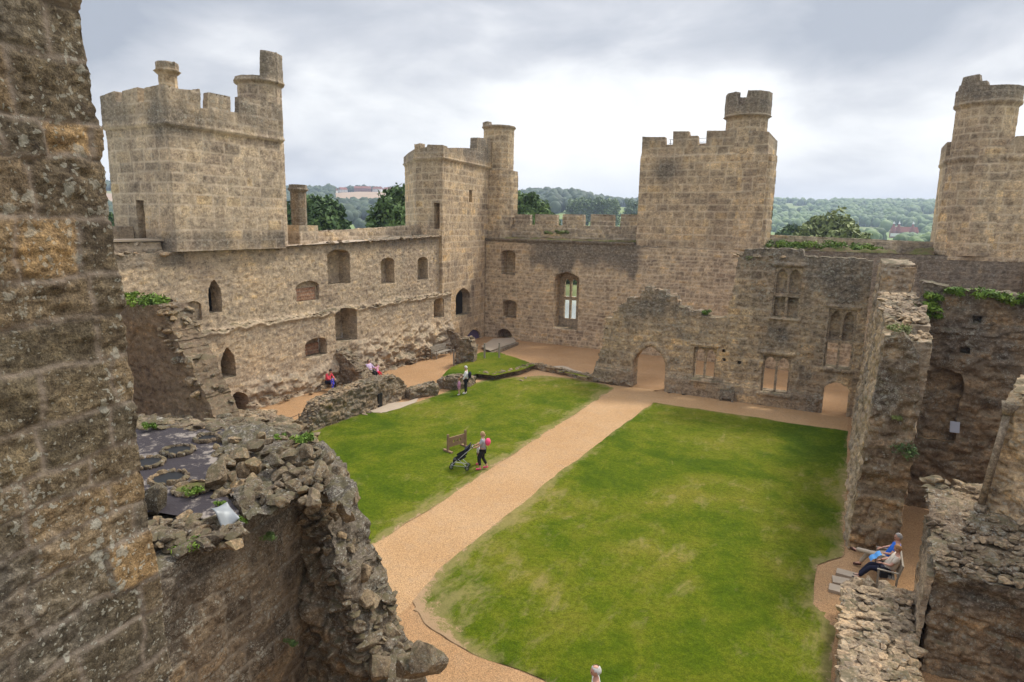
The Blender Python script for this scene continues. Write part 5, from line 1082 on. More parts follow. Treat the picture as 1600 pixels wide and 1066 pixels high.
crowns('far_woodland', patch(140, 200, .85, 1.03, 120)+patch(130, 200, .42, .60, 90)+patch(445, 522, .62, 1.02, 300, 9, 15)+patch(500, 760, .99, 1.05, 170, 8, 13), 'leaf_far', 'hazy ridge woodland behind the left towers')
crowns('far_woodland', patch(495, 660, .50, .66, 330, 9, 15, -.35)+patch(560, 650, .42, .5, 60, 6, 10, 0), 'leaf_far', 'dark copse in the valley below the brown field')
crowns('far_woodland', patch(760, 905, .64, 1.04, 520, 10, 16)+patch(895, 1015, .88, 1.05, 300, 9, 15)+patch(858, 900, .42, .5, 16, 8, 11), 'leaf_far', 'blue hazed wooded hill beyond the far battlement')
crowns('far_woodland', patch(1185, 1480, .50, 1.03, 2300, 8, 15, -.22)+[q for q in patch(1180, 1480, .30, .50, 330, 7, 12, -.1) if not (1368 < 800+F*math.tan(math.atan2(q[0], q[1])-YW) < 1432)]+patch(1580, 1640, .5, 1.03, 200), 'leaf_mid', 'hazy wooded hillside behind the right hand parapet')
crowns('hedgerow', [(x, y, z, r, r*.8) for x, y, z, r, _ in patch(1400, 1450, .36, .42, 60, 7, 9)]+patch(1395, 1470, .22, .26, 40, 6, 8), 'leaf_mid', 'green hedge bank below the oast house')
# spread crowns of individual near trees
def tree(px, dist, ytop, wpx, label, mat='leaf_dark', kind='broadleaf_tree', ybot=None, group=None, n=130, leaf=.34, dens=60, grow=1.0, zbase=-.5):
    az = az_px(px); x, y = dist*sin(az), dist*cos(az)
    zt = (CP+ray(px, ytop)*(dist/np.hypot(*ray(px, ytop)[:2])))[2]; rw = wpx/2/F*dist*cos(az-YW)
    rw = wpx/2*dist*cos(math.atan((px-800)/F))/F
    root = empty(kind, (x, y, zbase)); tag(root, label, 'tree', group)
    hz = min((zt-zbase)*.42, rw*1.25); cz = zt-zbase-hz; c = []; r = []
    for k in range(n):
        d = RNG.normal(size=3); d /= np.linalg.norm(d); u_ = RNG.uniform(.35, 1.0)
        q = d*np.array([rw, rw, hz])*u_*(1+.12*float(fbm(np.array([d[0]*2+px]), np.array([d[1]*2]), np.array([d[2]*2]), 5, 2)[0]))
        c.append((q[0], q[1], cz+q[2])); r.append(RNG.uniform(.14, .27)*rw+.4)
    o = leaves('crown', c, r, dens, leaf, mat); o.parent = root
    t_ = MB(); t_.tube((0, 0, 0), (.1, 0, cz*.7), rw*.09+.15, rw*.06+.08, 10)
    for k in range(9):
        a_ = 2*pi*k/9+random.random(); t_.tube((.1, 0, cz*random.uniform(.35, .7)), (cos(a_)*rw*.6, sin(a_)*rw*.6, cz+hz*random.uniform(-.3, .5)), rw*.035+.05, .04, 6)
    t_.build('trunk', 'bark', root); return root
tree(505, 78, 308, 66, 'dark bushy tree rising behind the wall right of the chimney column', zbase=-.5, n=170)
tree(472, 80, 316, 60, 'dark tree partly hidden behind the chimney column', n=120)
tree(618, 82, 300, 78, 'tall leafy tree with an open crown left of the corner tower', 'leaf_mid', n=170)
tree(655, 84, 306, 60, 'tree half hidden behind the left side of the corner tower', 'leaf_mid', n=110)
tree(819, 92, 300, 58, 'bushy tree just right of the corner tower', 'leaf_mid', n=150)
tree(846, 96, 322, 40, 'small darker tree beside the bushy one right of the corner tower', 'leaf_dark', n=90)
tree(1290, 125, 342, 102, 'broad round olive green tree behind the right hand parapet', 'leaf_olive', n=330, leaf=.45, dens=85)
tree(1228, 170, 352, 40, 'low dark tree left of the broad round tree', 'leaf_dark', n=70, leaf=.5)
tree(982, 150, 336, 34, 'dark shrubby tree between the last merlons and the middle tower', 'leaf_dark', n=70, leaf=.5)
tree(173, 110, 337, 26, 'dark tree in the gap between the nearest tower and the battlemented tower', 'leaf_dark', n=60)
for px, yt in ((875, 372), (897, 370)):
    p_ = None
# trees and bank across the moat seen through the tall window
for k, px in enumerate((872, 886, 902, 916)):
    az = az_px(px); dd = 118+4*(k % 2); root = empty('broadleaf_tree', (dd*sin(az), dd*cos(az), -.3)); tag(root, 'low tree across the moat seen through the tall window', 'tree', 'trees across the moat')
    o = leaves('crown', [(RNG.uniform(-3, 3), RNG.uniform(-3, 3), RNG.uniform(.5, 4)) for i in range(40)], [1.2]*40, 50, .3, 'leaf_mid'); o.parent = root; MB().tube((0, 0, 0), (0, 0, 3), .25, .15).build('trunk', 'bark', root)
# poplar rows
def poplar(px, dist, ytop, w_, idx):
    az = az_px(px); x, y = dist*sin(az), dist*cos(az); zt = (CP+ray(px, ytop)*(dist/np.hypot(*ray(px, ytop)[:2])))[2]; z0_ = float(terrain(np.array([x]), np.array([y]))[0])
    root = empty('poplar_tree', (x, y, z0_)); h = zt-z0_; tag(root, 'pale green poplar in the row standing in the field beyond the battlement', 'tree', 'poplars in the field row')
    c = [(RNG.normal()*w_*.33*(1-abs(t-.55)*1.1), RNG.normal()*w_*.33, h*t) for t in RNG.uniform(.3, .93, 46)]; o = leaves('crown', c, [w_*.30]*46, 26, .8, 'leaf_pale', flat=1.3); o.parent = root
    MB().tube((0, 0, 0), (0, 0, h*.8), .4, .15).build('trunk', 'bark', root)
for k, px in enumerate(np.linspace(886, 954, 11)): poplar(px, 470+random.uniform(-8, 8), 308+3*abs(k-5)/5+random.uniform(-1, 1), 6.2, k)
for k, px in enumerate(np.linspace(974, 1004, 5)): poplar(px, 480+random.uniform(-8, 8), 311+random.uniform(-1, 1), 6.2, k)
# village on the ridge
def house(px, rf, w_, d_, h_, label, wall='house_white', rf_m='roof_tile', roofh=.75, rot=None, nm='house', group=None):
    az = az_px(px); r = rf*float(ridgeR(az)); x, y = r*sin(az), r*cos(az); z = float(terrain(np.array([x]), np.array([y]))[0])
    root = empty(nm, (x, y, z), -az+(rot or random.uniform(-.5, .5))); tag(root, label, 'house', group)
    MB().box((0, 0, h_/2), (w_, d_, h_)).build('wall', wall, root)
    MB().add([(-w_/2-.4, -d_/2-.5, h_), (w_/2+.4, -d_/2-.5, h_), (w_/2+.4, d_/2+.5, h_), (-w_/2-.4, d_/2+.5, h_), (-w_/2+.3, 0, h_+d_*roofh*.6), (w_/2-.3, 0, h_+d_*roofh*.6)], [(0, 1, 5, 4), (2, 3, 4, 5), (1, 2, 5), (3, 0, 4), (3, 2, 1, 0)]).build('roof', rf_m, root)
    wd = MB()
    for k in range(int(w_//3)):
        for zz in ([1.5, 4.2] if h_ > 4.5 else [1.5]): wd.box((-w_/2+1.6+k*3, -d_/2-.02, zz), (1., .08, 1.1))
    wd.build('window', 'window_glass', root); MB().box((w_*.3, .4, h_+d_*roofh*.6), (.9, .9, 1.8)).build('chimney', 'brick_house', root); return root
HL = ['small white cottage at the left end of the ridge village', 'white cottage beside a round tree on the ridge', 'long red roofed house in the middle of the ridge village', 'red brick house next to the tall conifer on the ridge', 'white gabled house right of centre in the ridge village', 'white house with low roof near the right end of the village', 'long white house partly behind the corner tower']
for (px, w_, wl_m), lb in zip(((524, 12, 'house_white'), (538, 14, 'house_white'), (563, 18, 'brick_house'), (574, 16, 'brick_house'), (591, 17, 'house_white'), (608, 18, 'house_white'), (634, 24, 'house_white')), HL): house(px, .985, w_, 9, 5.5, lb, wl_m)
house(1340, .46, 18, 7, 4, 'low white farm building on the wooded hillside', 'house_white', 'slab_stone'); house(1404, .27, 12, 5, 3, 'small white shed below the oast house', 'house_white', 'slab_stone', .3)
# oast house
az = az_px(1398); r = .44*float(ridgeR(az)); x, y = r*sin(az), r*cos(az); z = float(terrain(np.array([x]), np.array([y]))[0])
oh = empty('oast_house', (x, y, z), -az); tag(oh, 'red roofed oast house with three white kiln cowls on the hillside', 'oast house')
for dx, dy in ((-9.5, 0), (-4.5, 3), (8.5, 2)):
    m_ = MB(); m_.tube((dx, dy, 0), (dx, dy, 7), 3.2, 3.2, 16); m_.build('kiln', 'brick_house', oh); MB().tube((dx, dy, 7), (dx, dy, 15), 3.5, .5, 16).build('kiln_roof', 'roof_tile', oh)
    MB().tube((dx, dy, 15), (dx+.3, dy, 17.6), .9, .3, 8).box((dx+.9, dy, 15.6), (1.2, .3, .9)).build('cowl', 'cowl_white', oh)
MB().box((2, 5, 3.2), (24, 9, 6.4)).build('wall', 'brick_house', oh); MB().box((-7, -3.5, 3.2), (9, .4, 3.5)).build('gable_wall', 'house_white', oh)
MB().add([(-11, 0, 6.4), (15, 0, 6.4), (15, 10, 6.4), (-11, 10, 6.4), (-9, 5, 12), (13, 5, 12)], [(0, 1, 5, 4), (2, 3, 4, 5), (1, 2, 5), (3, 0, 4)]).build('roof', 'roof_tile', oh)
# haze
hb = MB(); hb.box((0, 0, 45), (13800, 13800, 190)); hz = hb.build('haze', 'steel'); hz.data.materials.clear()
m = bpy.data.materials.new('haze_air'); m.use_nodes = True; m.node_tree.nodes.clear(); b = NT(m.node_tree); o = b.n('ShaderNodeOutputMaterial'); pv = b.n('ShaderNodeVolumePrincipled')
pv.inputs['Color'].default_value = (.66, .79, 1.0, 1); pv.inputs['Density'].default_value = .00030; pv.inputs['Anisotropy'].default_value = .2; b.l(pv.outputs[0], o.inputs['Volume'])
hz.data.materials.append(m); tag(hz, 'thin pale haze over the valley', 'haze', kind='stuff')

# ================================================================== PLANTS ON THE WALLS
def fern(p_, r, label, mat='leaf_bright', n=26, size=.055, group=None, flat=.6, name='fern'):
    o = leaves(name, [(random.uniform(-r, r)*.8, random.uniform(-r, r)*.6, random.uniform(0, r*.5)) for k in range(max(3, int(n/4)))], [r*.45]*max(3, int(n/4)), 46, size, mat, flat=flat, aspect=.3, up=.5)
    o.location = tuple(float(c) for c in p_); tag(o, label, 'plant', group); return o
P = lambda x, y, z=None, X=None, Y=None: gz(x, y, z) if z is not None else (gx(x, y, X) if X is not None else gy(x, y, Y))
fern(P(232, 478, Y=17.0), .8, 'bright green fern on top of the plastered wall stub', size=.14, n=44); fern(P(205, 463, Y=17.0), .35, 'small green fern tuft by the arch above the plastered stub', size=.12)
fern(P(1101, 490, Y=HY+.2), .35, 'yellow green plant on the broken hall wall top', size=.10)
fern(P(1180, 410, Y=HY+.3), .6, 'yellowish moss clump on the left of the high hall wall top', 'leaf_olive', size=.1)
for x, w_ in ((1213, .8), (1240, .7), (1256, .9), (1300, 1.0), (1322, .8), (1345, .9), (1366, .5)): fern(P(x, 386+(x-1213)*.045, Y=SY+1.2), w_, 'bright green clump in the row along the mossy wall top', size=.13, n=44, group='green clumps along the far wall top', flat=.5)
for x in (858, 872, 885): fern(P(x, 365, Y=SY+1.0), .45, 'small green clump on the turf below the merlons', 'leaf_olive', size=.11, group='green clumps below the merlons')
for (x, y, r, lb) in ((1447, 484, .45, 'bright green fern hanging at the left end of the dark cross wall'), (1462, 468, .35, 'small fern above the left end of the dark cross wall'), (1493, 458, .32, 'upright bright fern near the middle of the cross wall top'),
                   (1540, 466, .5, 'largest bright fern on the cross wall top'), (1585, 472, .5, 'bright fern at the right edge on the cross wall top'), (1455, 495, .3, 'lowest fern hanging on the cross wall')):
    fern(P(x, y, Y=YC-.1), r, lb, size=.10, n=40)
fern(P(1400, 517, Y=23.5), .4, 'yellow green moss tuft on the pier top', 'leaf_olive', size=.06); fern(P(1395, 655, Y=23.0), .22, 'small yellow green plant on the pier face', 'leaf_olive', size=.05)
fern(P(1415, 705, Y=23.0), .4, 'dark leafy bush growing from the side of the pier', 'leaf_dark', size=.06, n=60, flat=1.2, name='bush')
fern(P(296, 768, 6.5), .16, 'grass filling the nearest stone ring of the platform', size=.03, name='grass_tuft'); fern(P(470, 688, 6.9), .2, 'bright fern behind the round boulder on the platform heap', size=.045, n=34)
fern(P(438, 684, 6.9), .10, 'tiny yellow green sprig on the tumbled blocks', size=.035); fern(P(292, 860, 6.3), .22, 'bright fern fringe on the near platform wall', size=.03, n=40); fern(P(375, 815, 6.4), .10, 'sprig of green beside the lead sheet', size=.03)
fern(P(345, 790, 6.45), .10, 'green sprig at the edge of the felt', size=.028, n=16); fern(P(425, 842, X=-7.2), .14, 'small dark weed on the near wall face', 'leaf_mid', size=.025)
fern(P(457, 1005, X=-7.3), .12, 'weed rooted low on the near wall', 'leaf_mid', size=.025); fern(P(1548, 905, Y=17.6), .2, 'green tuft on the rubble top of the big broken wall', 'leaf_mid', size=.04); fern(P(232, 668, 6.5), .14, 'green tuft at the far edge of the platform', size=.04)

# ================================================================== FIGURES AND SMALL THINGS
dg = None
def skinned(name, pts, edges, rad, mat, parent, sub=2, root=0):
    me = bpy.data.meshes.new(name); me.from_pydata([tuple(p_) for p_ in pts], edges, []); ob = bpy.data.objects.new(name, me); COL.objects.link(ob)
    sm = ob.modifiers.new('k', 'SKIN'); sk = me.skin_vertices[0].data
    for i, r in enumerate(rad): sk[i].radius = (r, r) if not hasattr(r, '__len__') else r; sk[i].use_root = (i == root)
    sm.use_smooth_shade = True
    s_ = ob.modifiers.new('s', 'SUBSURF'); s_.levels = sub; s_.render_levels = sub
    bpy.context.view_layer.update(); ev = ob.evaluated_get(bpy.context.evaluated_depsgraph_get()); m2 = bpy.data.meshes.new_from_object(ev)
    V = np.array([v.co[:] for v in m2.vertices]); Fs = [tuple(p_.vertices) for p_ in m2.polygons]; bpy.data.objects.remove(ob); bpy.data.meshes.remove(me); bpy.data.meshes.remove(m2)
    return V, Fs
def joinmesh(name, parts, mats, parent=None):
    Vs, Fs, mi = [], [], []
    for V, F_, m_ in parts:
        o = len(Vs); Vs += [tuple(float(c) for c in v) for v in V]; Fs += [tuple(int(i)+o for i in f) for f in F_]; mi += [m_]*len(F_)
    me = bpy.data.meshes.new(name); me.from_pydata(Vs, [], Fs); me.update()
    for m_ in mats: me.materials.append(MATS[m_])
    me.polygons.foreach_set('material_index', mi); me.polygons.foreach_set('use_smooth', [True]*len(Fs)); ob = bpy.data.objects.new(name, me); COL.objects.link(ob)
    if parent: ob.parent = parent
    return ob
STAND = dict(pel=(0, 0, .95), sp=(0, 0, 1.15), ch=(0, 0, 1.36), nk=(.0, 0, 1.49), hd=(.02, 0, 1.655), shL=(0, .18, 1.42), elL=(-.02, .25, 1.15), wrL=(.06, .27, .90), shR=(0, -.18, 1.42), elR=(-.02, -.25, 1.15), wrR=(.06, -.27, .90),
             hipL=(0, .09, .90), knL=(.02, .10, .50), anL=(0, .10, .09), hipR=(0, -.09, .90), knR=(.02, -.10, .50), anR=(0, -.10, .09), fdL=(1, 0, 0), fdR=(1, 0, 0), look=(1, 0, 0))
def vv(t): return np.array(t, float)
def figure(label, loc, rz, pose, sc=1.0, top='white_cloth', sleeve=1.0, bot='black_cloth', leg=1.0, shoe='shoe_white', hair='hair_brown', hairlen=0, glasses=False, wf_=1.0, skirt=False, bald=False):
    J = dict(STAND); J.update(pose); J = {k: vv(v_) for k, v_ in J.items()}
    names = ['pel', 'sp', 'ch', 'nk', 'hb', 'shL', 'elL', 'wrL', 'shR', 'elR', 'wrR', 'hipL', 'knL', 'anL', 'toL', 'hipR', 'knR', 'anR', 'toR']
    J['hb'] = J['nk']*.45+J['hd']*.55
    for s_ in 'LR': f_ = J['fd'+s_]/np.linalg.norm(J['fd'+s_]); J['to'+s_] = J['an'+s_]+f_*.17+np.array([0, 0, -.055])*(abs(f_[2]) < .6)
    R0 = dict(pel=.135, sp=.125, ch=.145, nk=.065, hb=.055, sh=.062, el=.042, wr=.028, hip=.092, kn=.058, an=.040, to=.032)
    rad = [R0[n_.rstrip('LR')]*(wf_ if n_[:2] in ('pe', 'sp', 'ch', 'hi') else 1) for n_ in names]; I = {n_: i for i, n_ in enumerate(names)}
    E_ = [('pel', 'sp'), ('sp', 'ch'), ('ch', 'nk'), ('nk', 'hb'), ('ch', 'shL'), ('shL', 'elL'), ('elL', 'wrL'), ('ch', 'shR'), ('shR', 'elR'), ('elR', 'wrR'), ('pel', 'hipL'), ('hipL', 'knL'), ('knL', 'anL'), ('anL', 'toL'), ('pel', 'hipR'), ('hipR', 'knR'), ('knR', 'anR'), ('anR', 'toR')]
    parts = []; V, F_ = skinned('b', [J[n_] for n_ in names], [(I[a_], I[c_]) for a_, c_ in E_], rad, 'skin', None, 2); parts.append((V, F_, 0))
    # hands: palm and five unequal bent fingers
    for s_, sg in (('L', 1), ('R', -1)):
        wv, ev = J['wr'+s_], J['el'+s_]; d = (wv-ev)/np.linalg.norm(wv-ev); side = np.cross(d, [0, 0, 1.]); side = side/max(1e-6, np.linalg.norm(side)) if np.linalg.norm(side) > .1 else np.array([1., 0, 0]); pn = np.cross(side, d)
        side = side*sg
        pts = [wv, wv+d*.045, wv+d*.085]; ed = [(0, 1), (1, 2)]; rd_ = [(.024, .026), (.036, .016), (.038, .014)]
        for k, (o_, L_) in enumerate(((-.027, .065), (-.009, .078), (.009, .073), (.026, .056))):
            a_ = wv+d*.095+side*o_; m1 = a_+d*L_*.5-pn*.008; e_ = a_+d*L_*.86-pn*.034; n_ = len(pts); pts += [a_, m1, e_]; ed += [(2, n_), (n_, n_+1), (n_+1, n_+2)]; rd_ += [.0095, .0088, .0075]
        n_ = len(pts); a_ = wv+d*.04-side*.035; pts += [a_, a_+d*.03-side*.02, a_+d*.062-side*.018-pn*.012]; ed += [(1, n_), (n_, n_+1), (n_+1, n_+2)]; rd_ += [.012, .0105, .009]
        V, F_ = skinned('h', pts, ed, rd_, 'skin', None, 1); parts.append((V, F_, 0))
    # head with nose, brow, ears, eyes, mouth
    V0, T0 = ICO[4]; lk = J['look']/np.linalg.norm(J['look']); lx = np.array([lk[0], lk[1], lk[2]]); ly = np.cross([0, 0, 1.], lx); ly /= np.linalg.norm(ly); lz = np.cross(lx, ly); M_ = np.stack([lx, ly, lz])
    q = V0.copy(); jaw = np.clip(-q[:, 2], 0, 1); q[:, 1] *= 1-.28*jaw; q[:, 0] *= 1-.12*jaw; fx = np.clip(q[:, 0], 0, 1)
    q[:, 0] += .16*np.exp(-((q[:, 1]/.16)**2)-((q[:, 2]+.12)/.17)**2)*(fx > .3)+.10*np.exp(-((q[:, 1]/.3)**2)-((q[:, 2]+.85)/.2)**2)*fx-.07*np.exp(-(((np.abs(q[:, 1])-.36)/.16)**2)-((q[:, 2]-.03)/.12)**2)*fx+.05*np.exp(-((q[:, 2]-.22)/.1)**2)*fx*(np.abs(q[:, 1]) < .6)
    HS = np.array([.098, .076, .118]); parts.append(((q*HS)@M_+J['hd'], T0, 0))
    def small(c, r, m_): V1, T1 = ICO[2]; parts.append((((V1*np.array(r))+np.array(c)*HS)@M_+J['hd'], T1, m_))
    for sg in (-1, 1): small((.86, .36*sg, .03), (.010, .013, .008), 1); small((-.02, 1.0*sg, -.05), (.020, .010, .032), 0)
    small((.93, 0, -.47), (.010, .024, .006), 2)
    body = joinmesh('person', parts, ['skin', 'black_pupil_shade', 'lip']); body.location = tuple(float(c) for c in loc); body.rotation_euler = (0, 0, rz); body.scale = (sc, sc, sc); tag(body, label, 'person')
    def cloth(nm, pts, ed, rd_, mat, root=0): V, F_ = skinned(nm, pts, ed, rd_, mat, None, 2, root); return joinmesh(nm, [(V, F_, 0)], [mat], body)
    pts = [J['pel']+[0, 0, -.02], J['sp'], J['ch'], J['ch']*.35+J['nk']*.65]; ed = [(0, 1), (1, 2), (2, 3)]; rd_ = [.158*wf_, .150*wf_, .168*wf_, .085]
    for s_ in 'LR':
        n_ = len(pts); sh, el, wr = J['sh'+s_], J['el'+s_], J['wr'+s_]; pts.append(sh); ed.append((2, n_)); rd_.append(.082)
        if sleeve > .5: pts += [el, el*(1-(sleeve-.5)*1.8)+wr*(sleeve-.5)*1.8]; ed += [(n_, n_+1), (n_+1, n_+2)]; rd_ += [.062, .047]
        else: pts.append(sh*.3+el*.7); ed.append((n_, n_+1)); rd_.append(.066)
    cloth('jacket' if sleeve > .5 else 'shirt', pts, ed, rd_, top, 1)
    pts = [J['pel']+[0, 0, .02]]; ed = []; rd_ = [.150*wf_]
    for s_ in 'LR':
        hp_, kn, an = J['hip'+s_], J['kn'+s_], J['an'+s_]; n_ = len(pts); pts += [hp_, kn*(leg > .4)+(hp_*.3+kn*.7)*(leg <= .4)]; ed += [(0, n_), (n_, n_+1)]; rd_ += [.112*wf_, .078 if leg > .4 else .105]
        if leg > .4: pts.append(kn*(1-leg)+(an+[0, 0, .03])*leg); ed.append((n_+1, n_+2)); rd_.append(.062)
    cloth('skirt' if skirt else 'trousers', pts, ed, rd_, bot)
    for s_ in 'LR':
        a_, t_ = J['an'+s_], J['to'+s_]; d = t_-a_; cloth('shoe', [a_-d*.25+[0, 0, -.03], a_+d*.35+[0, 0, -.02], t_+d*.18], [(0, 1), (1, 2)], [.045, .050, .040], shoe)
    # hair cap
    q = V0[V0[:, 2] > -.35].copy(); keep = (V0[:, 0] < .50+.0*V0[:, 2]) | (V0[:, 2] > .62); keep &= V0[:, 2] > (-.62 if hairlen else -.38)-.0
    if bald: keep &= ~((V0[:, 2] > .80) & (V0[:, 0] < .4))
    keep &= ~((V0[:, 2] < .15) & (V0[:, 0] > .05))
    mp_ = -np.ones(len(V0), int); mp_[keep] = np.arange(keep.sum()); Tk = [tuple(mp_[list(t)]) for t in T0 if keep[list(t)].all()]
    hv = V0[keep]*(1.10+.05*fbm(V0[keep][:, 0]*6, V0[keep][:, 1]*6, V0[keep][:, 2]*6, 3, 2))[:, None]*(HS+.004); hv[:, 0] -= .006
    hp2 = [((hv)@M_+J['hd'], Tk, 0)]
    if hairlen: V1, T1 = ICO[2]; hp2.append((((V1*np.array([.045, .045, .06*hairlen]))+np.array([-.10, 0, -.02-.03*hairlen]))@M_+J['hd'], T1, 0))
    joinmesh('hair', hp2, [hair], body)
    if glasses:
        g = MB()
        for sg in (-1, 1): g.ball((.094, .032*sg, .006), (.008, .022, .016), 2)
        g.box((.094, 0, .01), (.006, .03, .006)); gV = (np.array(g.V)@M_)+J['hd']; joinmesh('sunglasses', [(gV, g.F, 0)], ['black_pupil_shade'], body)
    return body
# man with a white jacket holding a little girl's hand
pm, pg = gz(728, 616.5), gz(718.5, 618.5); dirv = (pg-pm)[:2]; rz_l = atan2(-.35, -1)
mn = figure('white haired man in a white jacket holding a little girl\'s hand', (pm[0], pm[1], .05), rz_l, dict(elR=(.10, -.24, 1.16), wrR=(.26, -.16, 1.08), elL=(.02, .24, 1.15), wrL=(.14, .26, .92), look=(1, .1, -.15)), 1.0, 'white_cloth', 1.0, 'black_cloth', 1.0, 'shoe_white', 'hair_white')
bk_ = MB(); bk_.ball((-.24, 0, 1.22), (.10, .15, .22), 3); o = bk_.build('backpack', 'navy_cloth', None, True); o.location = mn.location; o.rotation_euler = mn.rotation_euler; tag(o, 'dark backpack worn by the white haired man', 'backpack')
figure('little girl in a pink dress holding the old man\'s hand', (pg[0]-.05, pg[1], .05), rz_l+.3, dict(elR=(.0, -.27, 1.28), wrR=(.02, -.36, 1.45), elL=(.05, .24, 1.15), wrL=(.2, .16, 1.1), hd=(.02, 0, 1.68), knL=(.05, .1, .5), anR=(-.08, -.1, .09)), .60, 'pink_cloth', .9, 'pink_cloth', .3, 'shoe_white', 'hair_auburn', 1, wf_=1.15, skirt=True)
# woman with the pushchair, a child beside her
pw_ = gz(754, 735); pp_ = gz(723, 736); f_ = atan2(-.45, -1.)
figure('blonde woman in a grey top pushing a black pushchair', (pw_[0], pw_[1], .05), f_, dict(elL=(.16, .22, 1.14), wrL=(.42, .17, 1.05), elR=(.16, -.22, 1.14), wrR=(.42, -.17, 1.05), knL=(.14, .1, .52), anL=(.10, .1, .09), knR=(.0, -.1, .5), anR=(-.20, -.1, .12), look=(1, -.1, -.1)), .96, 'grey_cloth', .4, 'black_cloth', .8, 'hot_pink', 'hair_blonde', 1)
rk = MB(); rk.ball((-.22, 0, 1.25), (.12, .15, .17), 3); o = rk.build('backpack', 'hot_pink', None, True); o.location = (pw_[0], pw_[1], 0.05); o.rotation_euler = (0, 0, f_); tag(o, 'bright pink backpack on the woman with the pushchair', 'backpack')
pc_ = gz(746, 731); figure('small child in white on the far side of the woman with the pushchair', (pc_[0]-.1, pc_[1]+.25, .05), f_+.1, dict(elR=(.1, -.24, 1.25), wrR=(.22, -.2, 1.4)), .58, 'white_cloth', .9, 'black_cloth', .9, 'hot_pink', 'hair_blonde', 1)
pr_ = empty('pushchair', (pw_[0]+cos(f_)*.95, pw_[1]+sin(f_)*.95, .05), f_); tag(pr_, 'black three wheeled style pushchair with silver frame on the lawn', 'pushchair')
fr = MB()
for s_ in (-.2, .2): fr.tube((-.50, s_, 1.02), (.42, s_*.8, .16), .016); fr.tube((-.30, s_, .12), (.10, s_, .50), .014); fr.tube((-.30, s_, .14), (.38, s_, .2), .012)
fr.tube((-.50, -.2, 1.02), (-.50, .2, 1.02), .02); fr.tube((-.3, -.22, .1), (-.3, .22, .1), .012); fr.build('frame', 'steel', pr_)
st = MB(); st.box((-.12, 0, .66), (.5, .36, .05), 0, 0, .75); st.box((.14, 0, .42), (.30, .36, .05)); st.box((.30, 0, .30), (.05, .3, .28)); 
for s_ in (-.18, .18): st.box((-.02, s_, .58), (.42, .02, .24), 0, 0, .55)
st.build('seat', 'black_cloth', pr_); hd_ = MB()
for k in range(6): a_ = .2+k*.22; hd_.box((-.26-.02*k, 0, .88+.035*k), (.20, .40, .02), 0, 0, a_-.4)
hd_.build('hood', 'navy_cloth', pr_)
for x_, y_ in ((-.3, -.24), (-.3, .24), (.40, -.15), (.40, .15)):
    w2 = MB(); w2.torus((x_, y_, .09), .075, .02, 'y', 16, 6); wo_ = w2.build('wheel', 'rubber', pr_, True); w3 = MB(); w3.tube((x_, y_-.02, .09), (x_, y_+.02, .09), .05, None, 12); w3.build('hub', 'steel', wo_)
for s_ in (-.2, .2): MB().ball((-.52, s_, 1.03), (.03, .03, .03), 2).build('handle_grip', 'rubber', pr_)
# stocks
s1, s2 = gz(700, 707), gz(727, 699); st_ = empty('wooden_stocks', s1, atan2((s2-s1)[1], (s2-s1)[0])); Ls = float(np.linalg.norm((s2-s1)[:2])); tag(st_, 'low wooden stocks with leg holes standing on the lawn', 'stocks')
sk_ = masonry  # noqa
def board(z0_, z1_, holes_, nm):
    import bmesh
    n = 60; X = np.linspace(.04, Ls-.04, n); Z = np.linspace(z0_, z1_, 12); XX, ZZ = np.meshgrid(X, Z, indexing='ij'); ix = np.arange(XX.size).reshape(XX.shape); xc = (XX[:-1, :-1]+XX[1:, 1:])/2; zc2 = (ZZ[:-1, :-1]+ZZ[1:, 1:])/2
    keep = np.ones(xc.shape, bool)
    for hx, hz_, r in holes_: keep &= np.hypot(xc-hx, zc2-hz_) > r
    i, j = np.nonzero(keep); m_ = MB(); V = [(x, 0, z) for x, z in zip(XX.ravel(), ZZ.ravel())]; m_.add(V, [(ix[a_, c_], ix[a_+1, c_], ix[a_+1, c_+1], ix[a_, c_+1]) for a_, c_ in zip(i, j)]); o = m_.build(nm, 'oak', st_); md = o.modifiers.new('s', 'SOLIDIFY'); md.thickness = .06; md.offset = 0; return o
hl = [(Ls*.33, .47, .065), (Ls*.50, .47, .05), (Ls*.67, .47, .065)]
board(.24, .465, hl, 'lower_board'); board(.475, .70, hl, 'upper_board')
for x_ in (0, Ls): MB().box((x_, 0, .43), (.09, .09, .86)).build('post', 'oak', st_); MB().box((x_, 0, .05), (.12, .62, .10)).build('foot', 'oak', st_)

def bench(loc, rz, L_, label, mat='weathered_teak'):
    r = empty('park_bench', loc, rz); tag(r, label, 'bench'); s_ = MB()
    for k in range(5): s_.box((.06+k*.095, 0, .43), (.075, L_, .025))
    s_.build('seat', mat, r); s_ = MB(); s_.beam((-.13, -L_/2, .90), (-.13, L_/2, .90), .045, .07); s_.beam((-.04, -L_/2, .52), (-.04, L_/2, .52), .04, .05)
    n = int(L_/.095)
    for k in range(n): y_ = -L_/2+.06+k*(L_-.12)/(n-1); s_.beam((-.04, y_, .52), (-.125, y_, .88), .045, .018)
    s_.build('backrest', mat, r)
    for y_ in (-L_/2, L_/2):
        MB().beam((.46, y_, 0), (.46, y_, .64), .055, .055).build('leg', mat, r); MB().beam((-.02, y_, 0), (-.03, y_, .45), .055, .055).beam((-.03, y_, .45), (-.14, y_, .93), .055, .05).build('leg', mat, r)
        MB().beam((-.08, y_, .65), (.50, y_, .66), .06, .03).build('armrest', mat, r)
    return r
bl = (1.98, 21.55, .02)
bench((bl[0], bl[1], .02), pi, 1.55, 'teak bench with the reading couple beside the dark pier')
